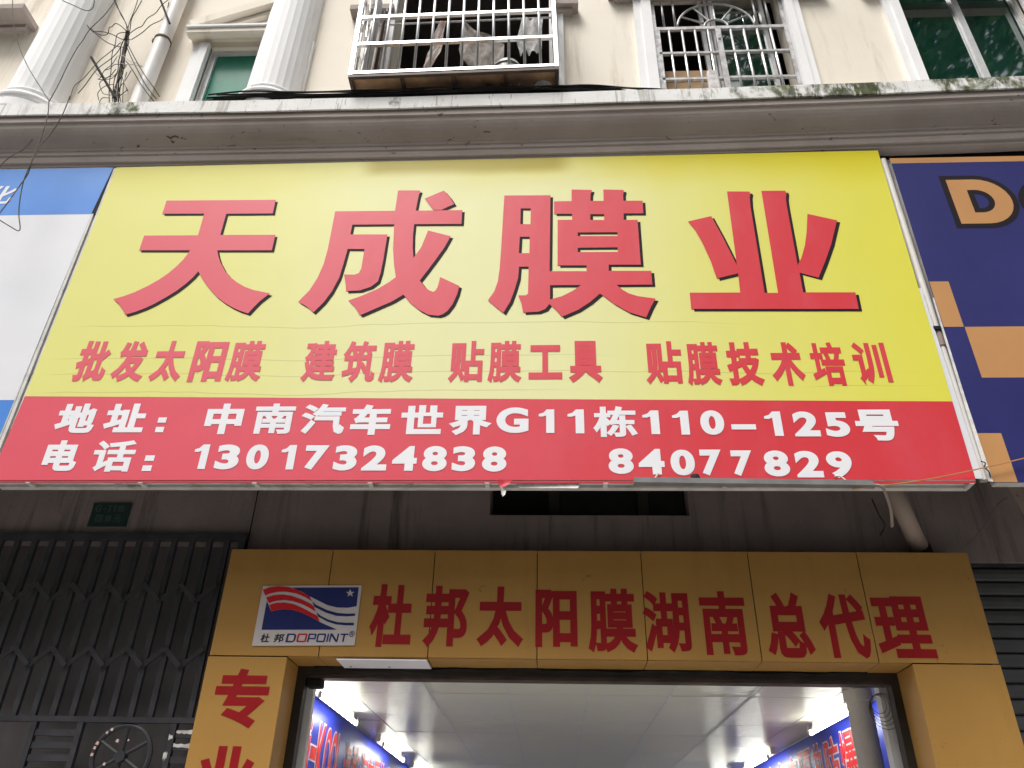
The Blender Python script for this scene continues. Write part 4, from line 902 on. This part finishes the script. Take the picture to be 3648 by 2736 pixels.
# torn paper stuck on the slats
for x0, x1, z, h in ((-2.405, -2.268, 2.345, .030), (-2.408, -2.270, 2.262, .034), (-2.445, -2.42, 2.31, .04), (-2.455, -2.43, 2.20, .06)):
    n = 9; top = []; bot = []
    for i in range(n):
        t = i / (n - 1); x = x0 + (x1 - x0) * t
        top.append((x, z + h * .5 * random.uniform(.5, 1))); bot.append((x, z - h * .5 * random.uniform(.3, 1)))
    tag(MB().poly([bot + top[::-1]], -.0505 if x1 < -2.41 else -.0425, .0015).build('torn_paper', m_cloth_w), 'scraps of torn white paper stuck to the black gate beside the orange column', 'paper', 'torn paper scraps on the gate')
for k in range(9):
    a = random.uniform(1.2, 4.3); r_ = random.choice((wr_, wr_, .1, .05))
    x, z = wx + r_ * math.cos(a), wz + r_ * math.sin(a)
    s_ = random.uniform(.006, .012)
    tag(MB().poly([[(x - s_, z - s_ * .5), (x + s_ * .7, z - s_), (x + s_, z + s_ * .6), (x - s_ * .3, z + s_)]], -.0475 if r_ > .06 else -.0565, .001).build('torn_paper', m_cloth_p), 'tiny pale paper remnants stuck to the wheel ornament of the black gate', 'paper', 'paper remnants on the gate wheel')

# ================================================================== ROLLER SHUTTER
sh = thing('roller_shutter', 'dark grey roller shutter beyond the right edge of the orange cladding', 'shutter', (4.2, .05, .14))
pr = [(.06, 0), (.045, .012), (.040, .045), (.045, .078), (.06, .088), (.075, .092), (.075, .096)]
s0 = MB().extrude_profile([(y, 3.40 + z) for y, z in pr], [2.865, 7.9]).build('slat', m_shut, sh)
for j in range(1, 33):
    copy_at(s0, 0, 0, -.096 * j)
MB().box(2.865, 7.9, .03, .12, 3.498, 3.518).build('shutter_head', m_gate, sh)
tag(MB().box(2.81, 8, .31, .36, .14, 3.7).build('shop_partition', m_dark), 'dark partition wall behind the roller shutter', 'wall')

# ================================================================== THINGS ON THE UPPER FACADE
# down pipe
dn = thing('downpipe', 'white plastic downpipe on the cream wall beside the pedimented window', 'pipe', (-3.80, -.70, 7.36))
MB().lathe(-3.80, -.70, [(.073, 7.37), (.073, 12.9)], 28).build('pipe_body', m_pvc, dn, smooth=True)
for z in (8.55, 10.6):
    MB().lathe(-3.80, -.70, [(.074, z), (.081, z), (.081, z + .022), (.074, z + .022)], 28).build('clamp', m_rust, dn)
    MB().box(-3.90, -3.876, -.72, -.60, z - .012, z + .035).build('clamp_bolt', m_rust, dn)

# cage over the window
cg = thing('window_cage', 'stainless steel window cage jutting over the ledge above the yellow sign', 'window cage', (-.82, -.82, 7.55))
CX0, CX1, CB, CT = -1.735, .100, 7.548, 9.15
def sagc(x): return .03 * (x - CX0) / (CX1 - CX0)
ps = .036
for x in (CX0, CX1 - ps):
    MB().box(x, x + ps, YC, YC + ps, CB, CT).build('corner_post', m_steel, cg)
for z in (7.555, 7.955, 8.350, 8.745, 9.12):
    for p in (0,):
        MB().box(CX0 + ps, CX1 - ps, YC + .002, YC + .034, z, z + .034).build('front_rail', m_steel, cg)
    for x in (CX0, CX1 - ps):
        MB().box(x + .002, x + ps - .002, YC + ps, YU - .048, z, z + .032).build('side_rail', m_steel, cg)
nb = 13
fb = MB().tube([(CX0, YC + .018, CB + .03), (CX0, YC + .018, CT)], .0125, 10).build('bar', m_steel, cg, smooth=True)
step = (CX1 - CX0 - ps) / nb
fb.location = (step + ps / 2, 0, 0)
for i in range(2, nb):
    copy_at(fb, step * (i - 1))
sb = MB().tube([(CX0 + .018, YC + .14, CB + .03), (CX0 + .018, YC + .14, CT)], .0115, 10).build('bar', m_steel, cg, smooth=True)
copy_at(sb, 0, .13); copy_at(sb, 0, .25)
for d in (0, .13, .25): copy_at(sb, CX1 - CX0 - ps, d)
MB().box(CX0 + .01, CX1 - .01, YC + .03, YU - .05, CB - .012, CB - .004).build('tray_sheet', m_tray, cg)
MB().box(CX0, CX1, YC, YC + .03, CB - .040, CB - .0125).build('tray_angle', m_trayf, cg)
MB().box(CX0, CX1, -.80, -.775, CB - .045, CB - .0125).build('tray_angle', m_trayf, cg)
for i in range(5):
    x = CX0 + (CX1 - CX0 - .03) * i / 4
    MB().box(x, x + .03, YC + .031, YU - .05, CB - .042, CB - .0125).build('tray_angle', m_trayf, cg)
for y, z in ((-.86, 8.62), (-.76, 8.66)):
    MB().tube([(CX0 + .02, y, z), (CX1 - .02, y, z + .01)], .010, 8).build('drying_rail', m_steel_old, cg)

cg.rotation_euler.y = R(-1.4)

# laundry and things kept in the cage
def cloth(name, label, outline, y, m_, fold=.03, nf=5):
    """outline: list of (z, xleft, xright) from top to bottom"""
    mb = MB(); n = 14; rows = []
    for i in range(len(outline) - 1):
        for k in range(4):
            t = k / 4
            rows.append(tuple(outline[i][q] * (1 - t) + outline[i + 1][q] * t for q in range(3)))
    rows.append(outline[-1])
    for j, (z, a, b) in enumerate(rows):
        for i in range(n + 1):
            s = i / n
            mb.v.append((a + (b - a) * s, y + fold * (.3 + .7 * j / len(rows)) * math.sin(s * nf * math.pi + j * .12) + .01 * math.sin(s * 23 + j), z + .012 * math.sin(s * 9 + j * .5)))
    for j in range(len(rows) - 1):
        for i in range(n):
            b = j * (n + 1) + i
            mb.f.append((b, b + 1, b + n + 2, b + n + 1))
    o = mb.build(name, m_, None, smooth=True)
    return tag(o, label, 'laundry')
cloth('hanging_cloth', 'narrow pink cloth hanging inside the window cage', [(8.62, -1.04, -.97), (8.45, -1.07, -.99), (8.25, -1.10, -.98), (8.10, -1.13, -1.0), (7.98, -1.14, -1.05), (7.85, -1.15, -1.10)], -.80, m_cloth_p, .02, 3)
cloth('hanging_cloth', 'grey towel hung by one corner inside the window cage', [(8.60, -.82, -.80), (8.48, -.82, -.68), (8.34, -.82, -.52), (8.20, -.83, -.40), (8.06, -.80, -.40), (7.92, -.70, -.43), (7.80, -.58, -.47)], -.80, m_cloth_g, .03, 5)
cloth('hanging_cloth', 'small white cloth pegged up inside the window cage', [(8.66, -.04, -.24), (8.50, -.05, -.27), (8.32, -.05, -.29), (8.22, -.05, -.27), (8.14, -.10, -.25)], -.78, m_cloth_w, .03, 4)
bd = thing('leaning_boards', 'splintered white boards leaning in the side of the window cage', 'boards', (-1.62, -.8, 7.56))
for k, (y0, y1, z0, z1, m_) in enumerate(((-.98, -.78, 7.60, 8.9, m_swhite), (-.74, -.64, 7.60, 9.0, m_cloth_g), (-.90, -.82, 7.57, 8.7, m_trayf))):
    mb = MB()
    xa = -1.66 + k * .035
    q = [(xa, y0, z0), (xa + .012, y1, z0), (xa + .03, y1 - .04, z1), (xa + .02, y0 + .02, z1)]
    mb.quad(*q); mb.quad(*[(x + .012, y, z) for x, y, z in q])
    for i in range(4):
        j = (i + 1) % 4
        mb.quad(q[i], q[j], (q[j][0] + .012, q[j][1], q[j][2]), (q[i][0] + .012, q[i][1], q[i][2]))
    mb.build('board', m_, bd)
pot = thing('lidded_pail', 'white lidded enamel pail standing in the window cage', 'pail', (-.36, -.86, 7.55))
MB().lathe(-.36, -.86, [(.0, 7.55), (.12, 7.55), (.135, 7.70), (.135, 7.735)], 24).build('body', m_pot, pot, smooth=True)
MB().lathe(-.36, -.86, [(.142, 7.730), (.142, 7.748), (.12, 7.80), (.07, 7.845), (.03, 7.855), (.03, 7.88), (.0, 7.885)], 24).build('lid', m_pot, pot, smooth=True)
MB().lathe(-.36, -.86, [(.1425, 7.722), (.145, 7.73), (.1425, 7.736)], 24).build('rim_band', m_black, pot)
p2 = thing('round_basin', 'brown rimmed basin standing at the end of the window cage', 'basin', (-.02, -.84, 7.55))
MB().lathe(-.04, -.84, [(.0, 7.55), (.08, 7.55), (.12, 7.66), (.125, 7.668), (.118, 7.665), (.078, 7.56), (.0, 7.56)], 24).build('bowl', m_cloth_w, p2, smooth=True)
MB().lathe(-.04, -.84, [(.118, 7.664), (.128, 7.664), (.128, 7.676), (.118, 7.676)], 24).build('rim', m_trayf, p2)

# grille on the middle window
gr = thing('window_grille', 'grey painted window grille with a fan arch above its rail', 'window grille', (1.68, -.6, 7.55))
GY = -.60
def bar_box(x0, x1, z0, z1, y0=GY - .012, y1=GY + .016, name='rail', m_=None):
    return MB().box(x0, x1, y0, y1, z0, z1).build(name, m_ or m_steel_old, gr)
bar_box(1.034, 1.072, 7.56, 9.44, name='frame_post')
bar_box(2.296, 2.332, 7.56, 9.44, name='frame_post')
bar_box(1.632, 1.684, 7.56, 8.67, GY - .02, GY + .02, 'meeting_post')
for z, h in ((8.672, .042), (8.302, .026), (7.925, .026), (9.40, .03)):
    bar_box(1.0725, 1.6315 if z < 8.6 else 2.2955, z, z + h)
    if z < 8.6: bar_box(1.6845, 2.2955, z + .008, z + h + .008)
bar_box(1.0725, 1.098, 7.56, 8.671, name='leaf_stile')
gb = MB().tube([(1.19, GY + .002, 7.56), (1.19, GY + .002, 8.671)], .0125, 8).build('bar', m_steel, gr, smooth=True)
for dx in (.125, .25, .375, .595, .722, .850, .978): copy_at(gb, dx)
gt = MB().tube([(1.15, GY + .002, 8.715), (1.15, GY + .002, 9.40)], .0125, 8).build('bar', m_steel, gr, smooth=True)
for dx in (.110, .905, 1.025): copy_at(gt, dx)
fcx, fcz = 1.655, 8.714
for r_ in (.375, .115):
    MB().tube([(fcx + r_ * math.cos(a), GY + .002, fcz + r_ * 1.0 * math.sin(a)) for a in [i * math.pi / 20 for i in range(21)]], .012, 8).build('fan_arch', m_steel_old, gr, smooth=True)
for a in (R(28), R(58), R(90), R(122), R(152)):
    MB().tube([(fcx + .115 * math.cos(a), GY + .002, fcz + .115 * math.sin(a)), (fcx + .375 * math.cos(a), GY + .002, fcz + .375 * math.sin(a))], .010, 6).build('fan_spoke', m_steel_old, gr)
MB().box(1.645, 1.668, GY - .034, GY - .021, 8.50, 8.56).build('latch', m_steel_old, gr)
cb = thing('cardboard_box', 'brown cardboard box on the sill behind the grille', 'box', (1.36, -.36, 7.56))
MB().box(1.13, 1.55, -.46, -.20, 7.56, 8.25).build('carton', m_card, cb, bevel=.006)
MB().box(1.13, 1.55, -.463, -.461, 8.08, 8.085).build('seam', m_trayf, cb)
tag(MB().box(1.47, 1.57, -.68, -.63, 7.70, 7.97).build('folded_rag', m_cloth_w, bevel=.012), 'small white rag hung over the lower rail of the grille', 'rag')

# cables along the ledge
cable_labels = thing('cable_bundle', 'black cables lying along the ledge under the window cage', 'cables', (-1.0, -.9, 7.37))
for k in range(9):
    o_ = random.uniform(-.02, .02)
    pts = []
    for i in range(15):
        x = -3.05 + k * .02 + i * .335
        if x > .55 + .18 * (k % 5): break
        env = .10 if -1.9 < x < .3 else .035
        z = 7.372 + sag(x) + .012 + (k % 5) * .010 * (1.5 if -1.9 < x < .4 else 1) + random.uniform(-.006, .006)
        if -2.9 < x < -2.2: z += .025
        y = -.90 - .018 * (k % 4) + random.uniform(-.01, .01)
        if x > .3: z -= .05 * (x - .3); y += .06 * (x - .3)
        pts.append((x, y, z))
    pts.append((pts[-1][0] + .25, -.86, 7.34))
    MB().tube(smooth_path(pts, 4), .008 if k % 2 else .010, 6).build('cable', m_black, cable_labels, smooth=True)

# tangled wires
wt = thing('wire_tangle', 'tangled bundle of loose telephone wires on the cream wall beside the downpipe', 'wires', (-4.15, -.78, 7.37))
for k, w in enumerate(TANGLE):
    y0 = -.78 + random.uniform(-.05, .06)
    pts = [(x, y0 + random.uniform(-.02, .02), z) for x, z in w]
    MB().tube(smooth_path(pts, 5), .0042 if k < 15 else .0036, 5).build('wire', m_wire if k in (0, 1, 4, 5, 6, 7, 8, 12, 13) else (m_wirew if k in (15, 21, 22) else m_wire2 if k % 3 == 0 else m_wire), wt)
for k in range(11):
    dx, dy = random.uniform(-.028, .028), random.uniform(-.03, .03)
    pts = [(x + dx * min(1, i / 2) + random.uniform(-.009, .009), -.78 + dy, z) for i, (x, z) in enumerate(BUNDLE)]
    MB().tube(smooth_path(pts, 5), .0045, 5).build('wire', m_wire if k % 3 else m_wire2, wt)
MB().tube([(BUNDLE[0][0], -.785, BUNDLE[0][1]), (BUNDLE[1][0], -.785, BUNDLE[1][1])], .017, 8).build('tape_wrap', m_black, wt)
tag(MB().tube([(ROD[0][0], -.80, ROD[0][1]), (ROD[1][0], -.82, ROD[1][1])], .012, 8).build('black_rod', m_black), 'straight black rod leaning across the tangled wires', 'rod')
tag(MB().tube([(ROD2[0][0], -.80, ROD2[0][1]), (ROD2[1][0], -.80, ROD2[1][1])], .010, 8).build('black_rod', m_black), 'straight black rod touching the white downpipe high up', 'rod')
hl = ['grey wire looping down the white fluted column to the ledge', 'thin wire curving from the column across to the ledge corner', 'short slack wire loop hanging high on the fluted column',
      'pale wire hanging over the cornice in front of the blue sign band', 'thin wire dropping past the cornice with a hooked end over the white sign', 'short frayed wire end hanging below the dirty cornice']
for k, (w, Y) in enumerate(HANG):
    tag(MB().tube(smooth_path([(x, Y + random.uniform(-.01, .01), z) for x, z in w], 5), .0040 if k < 3 else .0048, 5).build('hanging_wire', m_wire2 if k in (0, 3) else m_wire if k in (1, 2) else m_wire2), hl[k], 'wire')
# bits of wire tie sticking up along the sign tops
for x, y, z in ((2.05, -.57, 7.0), (3.32, -.60, 6.94), (3.36, -.62, 6.97), (-.63, -.57, 6.97), (-3.2, -.56, 6.97), (-4.35, -.57, 6.97)):
    tag(MB().tube(smooth_path([(x, y, z - .03), (x + .02, y - .01, z + .005), (x + .045, y, z + .02), (x + .05, y, z + .045)], 3), .006, 5).build('wire_tie', m_black), 'short black wire tie sticking up from the top edge of a sign', 'wire tie', 'wire ties along the sign tops')

# ================================================================== ACROSS THE STREET (unseen; tall tree reflects in the windows, the rest blocks low sky)
ob = thing('opposite_shade_building', 'unseen plain grey apartment block across the street, sized to block low sky', 'building', (0, -20, 0))  # out of view; height and distance set to keep low sky off the shopfront
MB().box(-40, 40, -30, -20, .01, 18).build('wall', m_far, ob)
for j in range(5):
    for i in range(16):
        if j == 0: continue
        x = -37 + i * 4.8
        w_ = MB().box(x, x + 2.2, -19.99, -19.93, 1.2 + j * 3.1, 2.8 + j * 3.1).build('window', m_farg, ob)

def tree(x, y, h, crown, label, nleaf, seed, leaf=.16):
    rnd = random.Random(seed)
    t = thing('street_tree', label, 'tree', (x, y, .13), 'street trees facing the shops')
    (cx, cy, cz), (rx, ry, rz) = crown
    tr_ = MB().tube(smooth_path([(x, y, .1), (x + .05, y, h * .3), (x + (cx - x) * .3, y + (cy - y) * .3, h * .6), (cx, cy, cz)], 5), [.26 - .19 * i / 15 for i in range(16)], 10)
    for k in range(9):
        a = rnd.uniform(0, 6.28); e = rnd.uniform(.1, .8)
        p0 = Vector((x + (cx - x) * .35, y + (cy - y) * .35, h * rnd.uniform(.5, .68)))
        p1 = Vector((cx + rx * .75 * math.cos(a), cy + ry * .75 * math.sin(a), cz + rz * (e - .4)))
        tr_.tube([p0, p0.lerp(p1, .5) + Vector((0, 0, .3)), p1], [.10, .06, .02], 6)
    tr_.build('trunk', m_bark, t, smooth=True)
    clumps = [Vector((rnd.gauss(0, .5), rnd.gauss(0, .5), rnd.gauss(0, .5))) for _ in range(60)]
    lv = MB()
    for _ in range(nleaf):
        c = rnd.choice(clumps)
        p = Vector((cx + rx * (c.x * 1.0 + rnd.gauss(0, .16)), cy + ry * (c.y + rnd.gauss(0, .16)), cz + rz * (c.z + rnd.gauss(0, .16))))
        n = Vector((rnd.gauss(0, 1), rnd.gauss(0, 1), rnd.gauss(.5, 1))).normalized()
        u = n.orthogonal().normalized(); w = n.cross(u); s = leaf * rnd.uniform(.7, 1.4)
        lv.quad(p - u * s, p - w * s * .45, p + u * s, p + w * s * .45)
    me = bpy.data.meshes.new('crown')
    me.from_pydata([tuple(Vector(p) - t.location) for p in lv.v], [], lv.f)
    me.materials.append(m_leaf)
    o = link(bpy.data.objects.new('crown', me)); o.parent = t
tree(10.0, -8.0, 17, ((8.0, -7.2, 17.2), (5.2, 2.6, 4.2)), 'tall leafy street tree reflected in the green glazed window', 9500, 3, .17)
tree(-9.5, -12, 11, ((-9.5, -13, 9.0), (4.0, 3.2, 4.2)), 'unseen rounded street tree added for shade across the road from the blue sign', 9000, 5, .22)  # this and the next two: unseen trees placed for shading
tree(-1.5, -12, 10, ((-1.0, -14.5, 8.0), (3.8, 3.0, 3.8)), 'unseen rounded street tree blocking low sky across the road from the yellow sign', 9000, 8, .22)
tree(5.5, -12, 10, ((5.5, -14.5, 8.2), (3.8, 3.0, 3.8)), 'unseen rounded street tree blocking low sky across the road from the navy sign', 9000, 11, .22)
